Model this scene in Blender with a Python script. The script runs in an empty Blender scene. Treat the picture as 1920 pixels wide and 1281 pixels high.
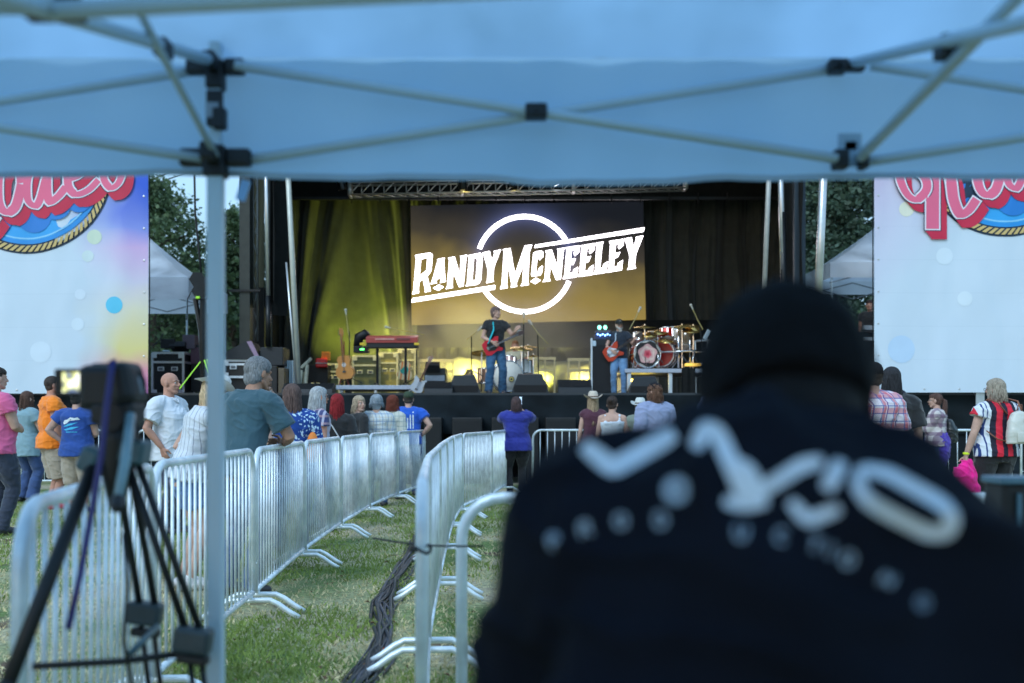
import bpy, bmesh, math, random
from math import radians as R, sin, cos, pi
from mathutils import Vector as V, Matrix, noise, geometry
from mathutils.bvhtree import BVHTree
random.seed(7)
S = bpy.context.scene
C = S.collection
F = 1867.0; HC = 1.25; HZ = 785.0       # focal length in photo pixels, camera height, horizon row

def W(px, py, Y):                        # a point of the place seen at (px,py) of the photo, at its real distance Y
    return V(((px-960)*Y/F, Y, HC-(py-HZ)*Y/F))
def WX(px, Y): return (px-960)*Y/F
def WZ(py, Y): return HC-(py-HZ)*Y/F

# ------------------------------------------------------------------ materials
def mat(name, col, rough=.6, metal=0., var=0., vs=8., bump=0., bs=40., emis=None, es=1., spec=None, stretch=None, sheen=0., trans=0.):
    m = bpy.data.materials.new(name); m.use_nodes = True
    nt = m.node_tree; N = nt.nodes; L = nt.links
    b = N['Principled BSDF']
    b.inputs['Base Color'].default_value = (*col, 1); b.inputs['Roughness'].default_value = rough
    b.inputs['Metallic'].default_value = metal
    if spec is not None: b.inputs['Specular IOR Level'].default_value = spec
    if sheen: b.inputs['Sheen Weight'].default_value = sheen
    tc = N.new('ShaderNodeTexCoord'); co = tc.outputs['Object']
    if stretch:
        mp = N.new('ShaderNodeMapping'); mp.inputs['Scale'].default_value = stretch; L.new(co, mp.inputs['Vector']); co = mp.outputs[0]
    if var:
        n = N.new('ShaderNodeTexNoise'); n.inputs['Scale'].default_value = vs; n.inputs['Detail'].default_value = 5; L.new(co, n.inputs['Vector'])
        mr = N.new('ShaderNodeMapRange'); mr.inputs[1].default_value = .25; mr.inputs[2].default_value = .75
        mr.inputs[3].default_value = 1-var; mr.inputs[4].default_value = 1+var; L.new(n.outputs[0], mr.inputs[0])
        mx = N.new('ShaderNodeVectorMath'); mx.operation = 'SCALE'; mx.inputs[0].default_value = col; L.new(mr.outputs[0], mx.inputs['Scale'])
        L.new(mx.outputs[0], b.inputs['Base Color'])
    if bump:
        n = N.new('ShaderNodeTexNoise'); n.inputs['Scale'].default_value = bs; n.inputs['Detail'].default_value = 4; L.new(co, n.inputs['Vector'])
        bp = N.new('ShaderNodeBump'); bp.inputs['Strength'].default_value = bump; bp.inputs['Distance'].default_value = .01
        L.new(n.outputs[0], bp.inputs['Height']); L.new(bp.outputs[0], b.inputs['Normal'])
    if emis:
        b.inputs['Emission Color'].default_value = (*emis, 1); b.inputs['Emission Strength'].default_value = es
    if trans:
        t = N.new('ShaderNodeBsdfTranslucent'); t.inputs['Color'].default_value = (*col, 1)
        ms = N.new('ShaderNodeMixShader'); ms.inputs[0].default_value = trans
        L.new(b.outputs[0], ms.inputs[1]); L.new(t.outputs[0], ms.inputs[2]); L.new(ms.outputs[0], N['Material Output'].inputs[0])
    return m
def nodes(m): return m.node_tree.nodes, m.node_tree.links, m.node_tree.nodes['Principled BSDF']

def M_(N, L, op, a, b=None, c=None):
    n = N.new('ShaderNodeMath'); n.operation = op
    for i, v in enumerate((a, b, c)):
        if v is None: continue
        if isinstance(v, (int, float)): n.inputs[i].default_value = v
        else: L.new(v, n.inputs[i])
    return n.outputs[0]
def MIX(N, L, fac, a, b):
    n = N.new('ShaderNodeMix'); n.data_type = 'RGBA'
    for s, v in ((0, fac), (6, a), (7, b)):
        if isinstance(v, tuple): n.inputs[s].default_value = (*v, 1)
        elif isinstance(v, (int, float)): n.inputs[s].default_value = v
        else: L.new(v, n.inputs[s])
    return n.outputs[2]
def axes(N, L, stretch=None):
    tc = N.new('ShaderNodeTexCoord'); sx = N.new('ShaderNodeSeparateXYZ'); L.new(tc.outputs['Object'], sx.inputs[0])
    return tc.outputs['Object'], sx.outputs[0], sx.outputs[1], sx.outputs[2]
def stripe(N, L, ax, period, width, phase=0.):
    f = M_(N, L, 'FRACT', M_(N, L, 'ADD', M_(N, L, 'DIVIDE', ax, period), phase+50))
    return M_(N, L, 'LESS_THAN', f, width)
def plaid(name, base, lines, rough=.85):      # lines: (axis, period, width, phase, colour, strength)
    m = mat(name, base, rough, sheen=.2, bump=.3, bs=60); N, L, b = nodes(m); _, x, y, z = axes(N, L)
    d = M_(N, L, 'ADD', x, M_(N, L, 'MULTIPLY', y, .8)); col = base
    for ax, p, w, ph, c, st in lines:
        f = stripe(N, L, {'x': d, 'z': z}[ax], p, w, ph)
        col = MIX(N, L, M_(N, L, 'MULTIPLY', f, st), col, c)
    L.new(col, b.inputs['Base Color']); return m
def floral(name, base, leaf, scale=14., th=.28, rough=.85):
    m = mat(name, base, rough, bump=.2); N, L, b = nodes(m); co, x, y, z = axes(N, L)
    n = N.new('ShaderNodeTexNoise'); n.inputs['Scale'].default_value = 9; L.new(co, n.inputs['Vector'])
    va = N.new('ShaderNodeVectorMath'); va.operation = 'MULTIPLY_ADD'; L.new(n.outputs['Color'], va.inputs[0]); va.inputs[1].default_value = (.12,)*3; L.new(co, va.inputs[2])
    v = N.new('ShaderNodeTexVoronoi'); v.feature = 'DISTANCE_TO_EDGE'; v.inputs['Scale'].default_value = scale; L.new(va.outputs[0], v.inputs['Vector'])
    v2 = N.new('ShaderNodeTexVoronoi'); v2.inputs['Scale'].default_value = scale*2.1; L.new(va.outputs[0], v2.inputs['Vector'])
    f = M_(N, L, 'MULTIPLY', M_(N, L, 'LESS_THAN', v2.outputs['Distance'], th+.1), M_(N, L, 'GREATER_THAN', v.outputs['Distance'], .06))
    L.new(MIX(N, L, f, base, leaf), b.inputs['Base Color']); return m

# ------------------------------------------------------------------ mesh builder
class MB:
    def __init__(s): s.v = []; s.f = []
    def add(s, vs, fs):
        o = len(s.v); s.v += [V(p) for p in vs]; s.f += [tuple(i+o for i in f) for f in fs]; return s
    def box(s, c, d, rot=None, bev=0.):
        c = V(c); hx, hy, hz = d[0]/2, d[1]/2, d[2]/2
        if bev:
            bm = bmesh.new(); bmesh.ops.create_cube(bm, size=1); bmesh.ops.scale(bm, vec=d, verts=bm.verts)
            bmesh.ops.bevel(bm, geom=bm.edges[:], offset=bev, segments=2, affect='EDGES', profile=.5)
            vs = [v.co.copy() for v in bm.verts]; fs = [tuple(v.index for v in f.verts) for f in bm.faces]; bm.free()
        else:
            vs = [V((x, y, z)) for x in (-hx, hx) for y in (-hy, hy) for z in (-hz, hz)]
            fs = [(0, 1, 3, 2), (4, 6, 7, 5), (0, 4, 5, 1), (2, 3, 7, 6), (0, 2, 6, 4), (1, 5, 7, 3)]
        if rot is not None: vs = [rot @ v for v in vs]
        return s.add([c+v for v in vs], fs)
    def bb(s, a, b, bev=0.):
        a, b = V(a), V(b); return s.box((a+b)/2, tuple(abs(x) for x in (b-a)), None, bev)
    def tube(s, pts, r, n=8, cap=True, flat=1., closed=False):
        pts = [V(p) for p in pts]; m = len(pts); rs = r if isinstance(r, (list, tuple)) else [r]*m
        vs = []; up = None
        for i, p in enumerate(pts):
            if closed: t = pts[(i+1) % m]-pts[i-1]
            else: t = pts[min(i+1, m-1)]-pts[max(i-1, 0)]
            if t.length < 1e-9: t = V((0, 0, 1))
            t.normalize()
            if up is None: up = V((0, 0, 1)) if abs(t.z) < .9 else V((0, 1, 0))
            a = up.cross(t)
            if a.length < 1e-6: a = t.orthogonal()
            a.normalize(); b = t.cross(a); up = b
            for k in range(n):
                q = 2*pi*k/n; vs.append(p+(a*cos(q)+b*sin(q)*flat)*rs[i])
        fs = []
        for i in range(m if closed else m-1):
            j = (i+1) % m
            for k in range(n): fs.append((i*n+k, i*n+(k+1) % n, j*n+(k+1) % n, j*n+k))
        if cap and not closed: fs += [tuple(range(n))[::-1], tuple((m-1)*n+k for k in range(n))]
        return s.add(vs, fs)
    def limb(s, pts, rs, n=14, flat=1.):         # tube with round ends, closed volume
        pts = [V(p) for p in pts]; out = []; ro = []
        d0 = (pts[0]-pts[1]).normalized(); d1 = (pts[-1]-pts[-2]).normalized()
        for a in (88, 60, 30): out.append(pts[0]+d0*rs[0]*sin(R(a))); ro.append(rs[0]*cos(R(a)))
        for i in range(len(pts)-1):
            for k in range(4):
                t = k/4; out.append(pts[i].lerp(pts[i+1], t)); ro.append(rs[i]*(1-t)+rs[i+1]*t)
        out.append(pts[-1]); ro.append(rs[-1])
        for a in (30, 60, 88): out.append(pts[-1]+d1*rs[-1]*sin(R(a))); ro.append(rs[-1]*cos(R(a)))
        return s.tube(out, ro, n, True, flat)
    def ell(s, c, r, rot=None, nu=16, nv=10):
        c = V(c); vs = []; fs = []
        for j in range(1, nv):
            for i in range(nu):
                a, b = 2*pi*i/nu, pi*j/nv; p = V((r[0]*sin(b)*cos(a), r[1]*sin(b)*sin(a), r[2]*cos(b)))
                vs.append(c+(rot @ p if rot is not None else p))
        for q in (1, -1):
            p = V((0, 0, r[2]*q)); vs.append(c+(rot @ p if rot is not None else p))
        T, B = len(vs)-2, len(vs)-1
        for j in range(nv-2):
            for i in range(nu): k = (i+1) % nu; fs.append((j*nu+i, (j+1)*nu+i, (j+1)*nu+k, j*nu+k))
        for i in range(nu): k = (i+1) % nu; fs.append((T, i, k)); fs.append((B, (nv-2)*nu+k, (nv-2)*nu+i))
        return s.add(vs, fs)
    def lathe(s, prof, c=(0, 0, 0), rot=None, n=24):   # profile (r,z)
        c = V(c); vs = []; fs = []
        for r, z in prof:
            for k in range(n):
                p = V((r*cos(2*pi*k/n), r*sin(2*pi*k/n), z)); vs.append(c+(rot @ p if rot is not None else p))
        for i in range(len(prof)-1):
            for k in range(n): fs.append((i*n+k, i*n+(k+1) % n, (i+1)*n+(k+1) % n, (i+1)*n+k))
        return s.add(vs, fs)
    def cyl(s, a, b, r, n=16): return s.tube([a, b], r, n)
    def loft(s, rings, n=20, sq=2.0):           # rings: (centre, rx, ry, rot) closed volume, superellipse
        vs = []; fs = []
        for c, rx, ry, rot in rings:
            for k in range(n):
                a = 2*pi*k/n; ca, sa = cos(a), sin(a)
                p = V((rx*math.copysign(abs(ca)**(2/sq), ca), ry*math.copysign(abs(sa)**(2/sq), sa), 0))
                vs.append(V(c)+(rot @ p if rot is not None else p))
        m = len(rings)
        for i in range(m-1):
            for k in range(n): fs.append((i*n+k, i*n+(k+1) % n, (i+1)*n+(k+1) % n, (i+1)*n+k))
        fs += [tuple(range(n))[::-1], tuple((m-1)*n+k for k in range(n))]
        return s.add(vs, fs)
    def prism(s, outer, holes, fn, depth):        # polygon (2d) with holes; fn maps (u,v,d) to 3d
        polys = [outer]+list(holes); tri = geometry.tessellate_polygon([[V((p[0], p[1], 0)) for p in q] for q in polys])
        flat = [p for q in polys for p in q]; n = len(flat)
        vs = [fn(p[0], p[1], 0) for p in flat]+[fn(p[0], p[1], depth) for p in flat]
        fs = [tuple(t) for t in tri]+[tuple(i+n for i in reversed(t)) for t in tri]; o = 0
        for q in polys:
            k = len(q)
            for i in range(k): j = (i+1) % k; fs.append((o+i, o+j, n+o+j, n+o+i))
            o += k
        return s.add(vs, fs)
    def grid(s, fn, nu, nv):
        vs = [fn(i/nu, j/nv) for j in range(nv+1) for i in range(nu+1)]
        fs = [(j*(nu+1)+i, j*(nu+1)+i+1, (j+1)*(nu+1)+i+1, (j+1)*(nu+1)+i) for j in range(nv) for i in range(nu)]
        return s.add(vs, fs)
    def mesh(s, name, off=None):
        me = bpy.data.meshes.new(name); vs = [tuple(p-off) if off is not None else tuple(p) for p in s.v]
        me.from_pydata(vs, [], s.f); me.update(); return me
    def build(s, name, m, parent=None, smooth=False, label=None, local=False, fix=True):
        off = parent.location if (parent is not None and not local and parent.type == 'EMPTY') else None
        if parent is not None and parent.type != 'EMPTY' and not local:
            off = V(parent.get('_off', (0, 0, 0)))
        me = s.mesh(name, off)
        if fix:
            bm = bmesh.new(); bm.from_mesh(me); bmesh.ops.recalc_face_normals(bm, faces=bm.faces); bm.to_mesh(me); bm.free()
        me.materials.append(m)
        if smooth: me.polygons.foreach_set('use_smooth', [True]*len(me.polygons))
        o = bpy.data.objects.new(name, me); C.objects.link(o)
        if parent is not None:
            o.parent = parent
            if off is not None: OFF[o.name] = V(off)
        if label: o['label'] = label
        return o
OFF = {}
def sub(mb, name, m, parent, smooth=False, local=True):         # sub-part under a mesh part (its parent mesh has the same local frame)
    off = None if local else OFF.get(parent.name)
    me = mb.mesh(name, off); me.materials.append(m)
    if smooth: me.polygons.foreach_set('use_smooth', [True]*len(me.polygons))
    o = bpy.data.objects.new(name, me); C.objects.link(o); o.parent = parent; return o

def thing(name, label, cat, loc=(0, 0, 0), rz=0, group=None):
    o = bpy.data.objects.new(name, None); C.objects.link(o); o.location = loc; o.rotation_euler = (0, 0, rz)
    o.empty_display_size = .2; o['label'] = label; o['category'] = cat
    if group: o['group'] = group
    return o
def tag(o, label, cat, group=None, kind=None):
    if label: o['label'] = label
    if cat: o['category'] = cat
    if group: o['group'] = group
    if kind: o['kind'] = kind
    return o
def struct(name, mb, m, smooth=False): o = mb.build(name, m, None, smooth); o['kind'] = 'structure'; return o
def kids(o): return [c for c in bpy.data.objects if c.parent == o]
def dup(root, loc, rz=0, label=None, group=None, tree=None):
    r = root.copy(); C.objects.link(r); r.location = loc; r.rotation_euler = (0, 0, rz)
    if label: r['label'] = label
    if group: r['group'] = group
    for ch in list(root.children):
        c = ch.copy(); C.objects.link(c); c.parent = r
        for g in list(ch.children):
            d = g.copy(); C.objects.link(d); d.parent = c
    return r
def remeshed(mb, vox, smooth=2):
    me = mb.mesh('tmp'); o = bpy.data.objects.new('tmp', me); C.objects.link(o)
    r = o.modifiers.new('r', 'REMESH'); r.mode = 'VOXEL'; r.voxel_size = vox; r.use_smooth_shade = True
    if smooth: q = o.modifiers.new('s', 'SMOOTH'); q.factor = .5; q.iterations = smooth
    dg = bpy.context.evaluated_depsgraph_get(); ev = o.evaluated_get(dg); out = bpy.data.meshes.new_from_object(ev)
    bpy.data.objects.remove(o); bpy.data.meshes.remove(me); return out
def wrinkle(me, amp, sc=(9, 9, 5), seed=0, amp2=0):
    n = len(me.vertices); co = [0]*(3*n); me.vertices.foreach_get('co', co); no = [0]*(3*n); me.vertices.foreach_get('normal', no)
    for i in range(n):
        x, y, z = co[3*i:3*i+3]
        d = (noise.noise((x*sc[0]+seed, y*sc[1], z*sc[2]+x*3))+.5*noise.noise((x*sc[0]*2.3, y*sc[1]*2.3+seed, z*sc[2]*2.1)))*amp
        r = 1-abs(noise.noise((x*7+seed*2, y*7, z*13+x*5)))*2.2
        d += max(0, r-.55)*amp*1.6
        for k in range(3): co[3*i+k] += no[3*i+k]*d
    me.vertices.foreach_set('co', co); me.update()
def from_mesh(name, me, m, parent):
    me.name = name; me.materials.clear(); me.materials.append(m); me.polygons.foreach_set('use_smooth', [True]*len(me.polygons))
    o = bpy.data.objects.new(name, me); C.objects.link(o); o.parent = parent; return o
# ------------------------------------------------------------------ people
SKIN = {k: mat('skin_'+k, c, .6, var=.2, vs=11, bump=.2, bs=90, spec=.25) for k, c in
        {'fair': (.52, .32, .25), 'tan': (.40, .22, .15), 'ruddy': (.50, .26, .19), 'deep': (.05, .024, .018)}.items()}
M_EYE = mat('eye', (.55, .55, .55), .2); M_IRIS = mat('iris', (.03, .03, .04), .15)
M_LIP = mat('lip', (.38, .14, .12), .4); M_LENS = mat('glasses', (.02, .02, .025), .2)
_hm = {}
def hair_mat(c):
    if c not in _hm:
        m = mat('hair_%d' % len(_hm), c, .62, var=.75, vs=24, stretch=(8, 8, .6), bump=.6, bs=60, spec=.25); _hm[c] = m
    return _hm[c]

def ik(Sh, T, a, b, hint):
    d = T-Sh; L = d.length
    if L > (a+b)*.995: T = Sh+d*((a+b)*.995/L); d = T-Sh; L = d.length
    x = (a*a-b*b+L*L)/(2*L); h = math.sqrt(max(a*a-x*x, 0)); u = d.normalized()
    hv = V(hint)-u*V(hint).dot(u); hv.normalize(); return Sh+u*x+hv*h, T

def person(label, px, Y, h=1.75, rz=0., z0=0., fem=False, w=1., belly=0., lean=0., side=0., headrot=(0, 0, 0), skin='fair',
           hair=('short', (.1, .07, .05)), hat=None, top=None, sleeve=.45, hem=.86, topw=.016, bottom=None, cut=.1, legw=.0,
           shoe=(.05, .05, .06), arms=('hang', 'hang'), stance=(0, 0), face=False, beard=None, vox=.011, skirt=False, sit=False,
           glasses=False, X=None, tank=False, seed=0, group=None, feet=True, wr=.010, neck=(0, 0, 0), hsc=1., sdrop=0.):
    k = h/1.75; X = WX(px, Y) if X is None else X
    T = thing('person', label, 'person', (X, Y, z0), R(rz), group); rnd = random.Random(seed+int(px*7))
    hipz = .93*k; up = Matrix.Translation((0, 0, hipz)) @ Matrix.Rotation(R(-lean), 4, 'X') @ Matrix.Rotation(R(side), 4, 'Y') @ Matrix.Translation((0, 0, -hipz))
    def U(x, y, z):                                      # upper body point in the standing 1.75 m figure
        return up @ V((x*k, y*k, z*k))
    Ru = up.to_3x3(); sw = (.165 if fem else .185)*w; hw = (.178 if fem else .168)*w; wa = (.135 if fem else .152)*w
    prof = [(.80, .135*w, .09), (.86, .165*w, .108), (.93, hw, .115), (1.01, hw*.95, .11+belly*.3), (1.10, wa, .100+belly), (1.19, wa*1.02, .102+belly*.9),
            (1.28, .163*w, .116+belly*.4), (1.36, .172*w, .112), (1.415, .140*w, .088), (1.455, .085, .064)]
    def torso(mb, inf, z_lo, z_hi, flare=0.):
        rings = []
        zs = [p[0] for p in prof]
        zz = [z_lo]+[z for z in zs if z_lo+.02 < z < z_hi-.01]+[z_hi]
        for z in zz:
            for i in range(len(prof)-1):
                if prof[i][0] <= z <= prof[i+1][0]: break
            else: i = 0 if z < prof[0][0] else len(prof)-2
            t = max(0., min(1., (z-prof[i][0])/(prof[i+1][0]-prof[i][0])))
            rx = prof[i][1]*(1-t)+prof[i+1][1]*t; ry = prof[i][2]*(1-t)+prof[i+1][2]*t
            if inf and z < 1.0: rx = max(rx, hw); ry = max(ry, .112+belly*.6)
            yo = (belly*.6 if .98 < z < 1.3 else 0)+(-.012 if z > 1.3 else 0)
            fl = flare*max(0, (1.2-z)/.35)
            rings.append((U(0, yo, z), (rx+inf+fl)*k, (ry+inf+fl*.8)*k, Ru))
        mb.loft(rings, 24, 2.35)
    # legs
    thigh, shin = .43*k, .42*k
    hips = [V((s*.085*k*w, 0, .90*k)) for s in (-1, 1)]; ank = []; knees = []
    for i, s in enumerate((-1, 1)):
        if sit:
            kn = V((s*.16*k, .42*k, .92*k)); an = V((s*.17*k, .40*k, .50*k))
        else:
            an = V((s*(.11+stance[0])*k, stance[1]*s*k, .085*k)); kn, an = ik(hips[i], an, thigh, shin, (s*.15, 1, 0))
        knees.append(kn); ank.append(an)
    shins = []
    # arms
    sh = [U(s*(sw-.005), -.012, 1.388-sdrop) for s in (-1, 1)]; el = []; wr_ = []; hd = []
    for i, s in enumerate((-1, 1)):
        a = arms[i]
        if a == 'hang': t, hint, d = (s*(sw+.07), .05, .865), (s*.35, -1, 0), (s*.02, .18, -1)
        elif a == 'front': t, hint, d = (s*.06, .24, 1.08), (s*1, -.6, -.5), (-s*.8, .5, .1)
        elif a == 'pocket': t, hint, d = (s*(sw+.02), .07, .93), (s*1, -.8, 0), (-s*.1, .3, -1)
        elif a == 'cross': t, hint, d = (-s*.07, .19, 1.18), (s*1, -.1, -.8), (-s*1, .1, .1)
        elif a == 'hip': t, hint, d = (s*(hw+.03), .03, 1.0), (s*1, -.6, 0), (-s*.4, .8, -.4)
        else: t, hint, d = a
        tt = V(t)*k if not isinstance(a, str) else U(*t)
        e, tt = ik(sh[i], tt, .285*k, .255*k, hint); el.append(e); wr_.append(tt); hd.append(V(d).normalized())
    hz = 1.556                                            # head
    HM = up @ Matrix.Translation((neck[0], .012*k+neck[1], hz*k+neck[2])) @ Matrix.Rotation(R(headrot[0]), 4, 'Z') @ Matrix.Rotation(R(headrot[1]), 4, 'X') @ Matrix.Rotation(R(headrot[2]), 4, 'Y')
    HM = HM @ Matrix.Translation((0, .008*k, .058*k)); hk = k**.5*.985*hsc; HR = HM.to_3x3()
    def Hd(x, y, z): return HM @ V((x*hk, y*hk, z*hk))
    def E(mb, c, r): mb.ell(Hd(*c), tuple(q*hk for q in r), HR)
    B = MB(); torso(B, 0, .80, 1.455)
    B.limb([U(0, -.012, 1.40), U(0, -.004, 1.50), Hd(0, -.02, -.03)], [.070*k*w**.5, .056*k, .056*k])
    for i, s in enumerate((-1, 1)):
        B.limb([U(s*.035, -.012, 1.445-sdrop*.8), U(s*.11, -.012, 1.412-sdrop), sh[i]], [.045*k, .050*k, .055*k])
        aw = w**.8*(.88 if fem else 1)
        B.limb([sh[i], sh[i].lerp(el[i], .5), el[i], el[i].lerp(wr_[i], .35), wr_[i]], [.054*k*aw, .050*k*aw, .040*k*aw, .041*k*aw, .027*k])
        if not sit or True:
            B.limb([hips[i], hips[i].lerp(knees[i], .5), knees[i], knees[i].lerp(ank[i], .35), ank[i]], [.092*k*w, .080*k*w, .056*k, .056*k, .037*k])
            B.limb([ank[i]-V((0, .03*k, .03*k)), ank[i]+V((0, .14*k, -.055*k))], [.036*k, .026*k])
        # hand: palm, four fingers with a knuckle bend, a thumb from the side of the palm
        d = hd[i]; fw = (wr_[i]-el[i]).normalized()
        n = d.cross(V((0, 0, 1))) if abs(d.z) < .8 else d.cross(V((0, 1, 0)))
        n.normalize(); lat = d.cross(n).normalized()          # lat: across the palm
        if abs(d.z) > .8: n, lat = V((s, 0, 0)), V((0, 1, 0)); lat = (lat-d*lat.dot(d)).normalized(); n = d.cross(lat)*(-1 if d.cross(lat).x*s < 0 else 1)
        p0 = wr_[i]; hs = k*.95
        B.limb([p0, p0+d*.045*hs-lat*.018*hs, p0+d*.088*hs-lat*.022*hs], [.024*hs, .019*hs, .014*hs], 10)
        B.limb([p0, p0+d*.045*hs+lat*.018*hs, p0+d*.088*hs+lat*.022*hs], [.024*hs, .019*hs, .014*hs], 10)
        cu = -n*s if abs(d.z) > .8 else (n if (n.z < 0) else -n)
        for j, (o, ln) in enumerate(((-.033, .062), (-.011, .074), (.011, .070), (.033, .055))):
            q0 = p0+d*.09*hs+lat*o*hs; q1 = q0+(d*.9+cu*.35).normalized()*ln*.55*hs; q2 = q1+(d*.5+cu*.85).normalized()*ln*.5*hs
            B.limb([q0, q1, q2], [.0098*hs, .009*hs, .0078*hs], 8)
        th = p0+d*.028*hs-lat*.026*hs if lat.z < 0 or lat.y < 0 else p0+d*.028*hs+lat*.026*hs
        ts = (th-p0-d*.028*hs).normalized()
        B.limb([th, th+(d*.6+ts*.7+cu*.3)*.042*hs, th+(d*.9+ts*.5+cu*.5)*.072*hs], [.014*hs, .0115*hs, .009*hs], 8)
    # head
    E(B, (0, -.014, .028), (.077, .098, .090)); E(B, (0, .028, -.028), (.060, .060, .082)); E(B, (0, .058, -.092), (.030, .026, .024))
    B.limb([Hd(-.05, .0, -.062), Hd(-.022, .06, -.095)], [.022*hk, .017*hk]); B.limb([Hd(.05, .0, -.062), Hd(.022, .06, -.095)], [.022*hk, .017*hk])
    B.limb([Hd(0, .086, .012), Hd(0, .108, -.020)], [.009*hk, .0135*hk], 8); E(B, (0, .098, -.027), (.019, .014, .009))
    B.limb([Hd(-.044, .070, .024), Hd(0, .086, .024), Hd(.044, .070, .024)], [.010*hk, .012*hk, .010*hk], 8)
    for s in (-1, 1): E(B, (s*.040, .062, -.024), (.020, .020, .018)); E(B, (s*.080, -.012, -.010), (.011, .021, .033))
    E(B, (0, .087, -.053), (.023, .011, .006)); E(B, (0, .085, -.064), (.020, .011, .007))
    me = remeshed(B, vox*.8 if not face else min(vox*.8, .0065), 1); o = from_mesh('body', me, SKIN[skin], T)
    if face:
        for s in (-1, 1):
            e = MB(); e.ell(Hd(s*.031, .0725, .004), (.0115*hk,.0115*hk,.0085*hk), HR, 12, 8); eo = from_mesh('eye', e.mesh('eye'), M_EYE, T)
            e = MB(); e.ell(Hd(s*.032, .0815, .004), (.0055*hk, .0045*hk, .0055*hk), HR, 10, 6); sub(e, 'iris', M_IRIS, eo, True)
            e = MB(); e.limb([Hd(s*.014, .089, .027), Hd(s*.034, .084, .033), Hd(s*.050, .070, .026)], [.004*hk, .0045*hk, .003*hk], 6)
            from_mesh('eyebrow', e.mesh('b'), hair_mat(hair[1] if hair[0] != 'bald' else (.22, .18, .15)), T)
        e = MB(); e.limb([Hd(-.020, .091, -.055), Hd(0, .099, -.056), Hd(.020, .091, -.055)], [.003*hk, .0065*hk, .003*hk], 8)
        e.limb([Hd(-.017, .090, -.064), Hd(0, .096, -.065), Hd(.017, .090, -.064)], [.003*hk, .0065*hk, .003*hk], 8); from_mesh('lips', e.mesh('l'), M_LIP, T)
    if glasses:
        e = MB()
        for s in (-1, 1):
            e.tube([Hd(s*.033+.021*cos(q*pi/6), .100, .002+.016*sin(q*pi/6)) for q in range(12)], .0022*hk, 5, closed=True)
            e.tube([Hd(s*.055, .098, .006), Hd(s*.078, .06, .008), Hd(s*.082, -.01, .006)], .002*hk, 5)
        e.tube([Hd(-.012, .101, .004), Hd(.012, .101, .004)], .002*hk, 5); from_mesh('glasses', e.mesh('g'), M_LENS, T)
    # clothes
    if bottom is not None:
        Pm = MB(); rings = []
        for z, rx, ry in ((.80, .15, .105), (.86, .172, .118), (.93, hw/w, .122), (1.0, hw/w*.93, .11), (1.04, wa/w-.004, .098)):
            rings.append((V((0, 0, z*k)) if z < .95 else U(0, belly*.3 if z > .98 else 0, z), (rx*w+.010)*k, (ry+belly*.4+.006)*k, Ru if z > .95 else None))
        Pm.loft(rings, 24, 2.4)
        for i, s in enumerate((-1, 1)):
            kn, an = knees[i], ank[i]
            if skirt: continue
            if cut < .3:
                e = an+(kn-an)*max(0, (cut-.1)/.39); e.z -= .03*k
                Pm.tube([hips[i]+V((0, 0, .02)), hips[i].lerp(kn, .5), kn, kn.lerp(e, .5), e], [.108*k*w, (.098+legw*.3)*k*w, (.073+legw*.6)*k, (.066+legw)*k, (.062+legw*1.4)*k], 20)
            else:
                e = hips[i].lerp(kn, min(1., (.90-cut)/.41)) if cut > .49 else kn.lerp(an, (.49-cut)/.41)
                Pm.tube([hips[i]+V((0, 0, .02)), hips[i].lerp(e, .5), e], [.108*k*w, (.106+legw*.5)*k*w, (.10+legw)*k], 20)
        me = remeshed(Pm, vox, 2); wrinkle(me, wr*k*.9, (10, 10, 9), seed+3); from_mesh('trousers' if cut < .3 else 'shorts', me, bottom, T)
    if feet:
        for i, s in enumerate((-1, 1)):
            Q = MB(); a = V((ank[i].x, ank[i].y, ank[i].z-.085*k)); so = .10*s
            dx = V((sin(so), cos(so), 0))
            Q.limb([a+V((0, 0, .045*k))-dx*.045*k, a+dx*.05*k+V((0, 0, .055*k)), a+dx*.16*k+V((0, 0, .034*k))], [.046*k, .045*k, .036*k], 12, .9)
            Q.limb([a+V((0, 0, .05*k)), a+V((0, 0, .10*k))], [.045*k, .042*k])
            me = remeshed(Q, .009, 1); so_ = from_mesh('shoe', me, mat_c('shoe', shoe, .5), T)
    if top is not None:
        topw = max(topw, .021); Q = MB(); torso(Q, topw, hem, 1.462 if not tank else 1.33, .012)
        if tank:
            for s in (-1, 1): Q.limb([U(s*.10, .075, 1.30), U(s*.11, .03, 1.425), U(s*.11, -.04, 1.425), U(s*.10, -.115, 1.30)], [.026*k]*4, 8)
        else:
            for i, s in enumerate((-1, 1)):
                Q.limb([U(s*.045, -.012, 1.425-sdrop*.8), U(s*.11, -.012, 1.408-sdrop), sh[i]], [(.038+topw)*k, (.050+topw)*k, (.056+topw)*k])
                if sleeve <= 1: pts = [sh[i], sh[i].lerp(el[i], sleeve*.55), sh[i].lerp(el[i], sleeve)]; rr = [.060*w**.7, .060*w**.7, .062*w**.7]
                else: q = sleeve-1; pts = [sh[i], sh[i].lerp(el[i], .5), el[i], el[i].lerp(wr_[i], q*.5), el[i].lerp(wr_[i], q)]; rr = [.058*w**.6, .056*w**.6, .048*w**.5, .045, .036]
                if sleeve > 0: Q.tube(pts, [(r+topw)*k for r in rr], 18)
        me = remeshed(Q, vox, 2); wrinkle(me, wr*k, (8, 8, 4.5), seed); to = from_mesh('shirt', me, top, T)
    # hair
    st, hc = hair; H = MB(); hm = hair_mat(hc)
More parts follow.
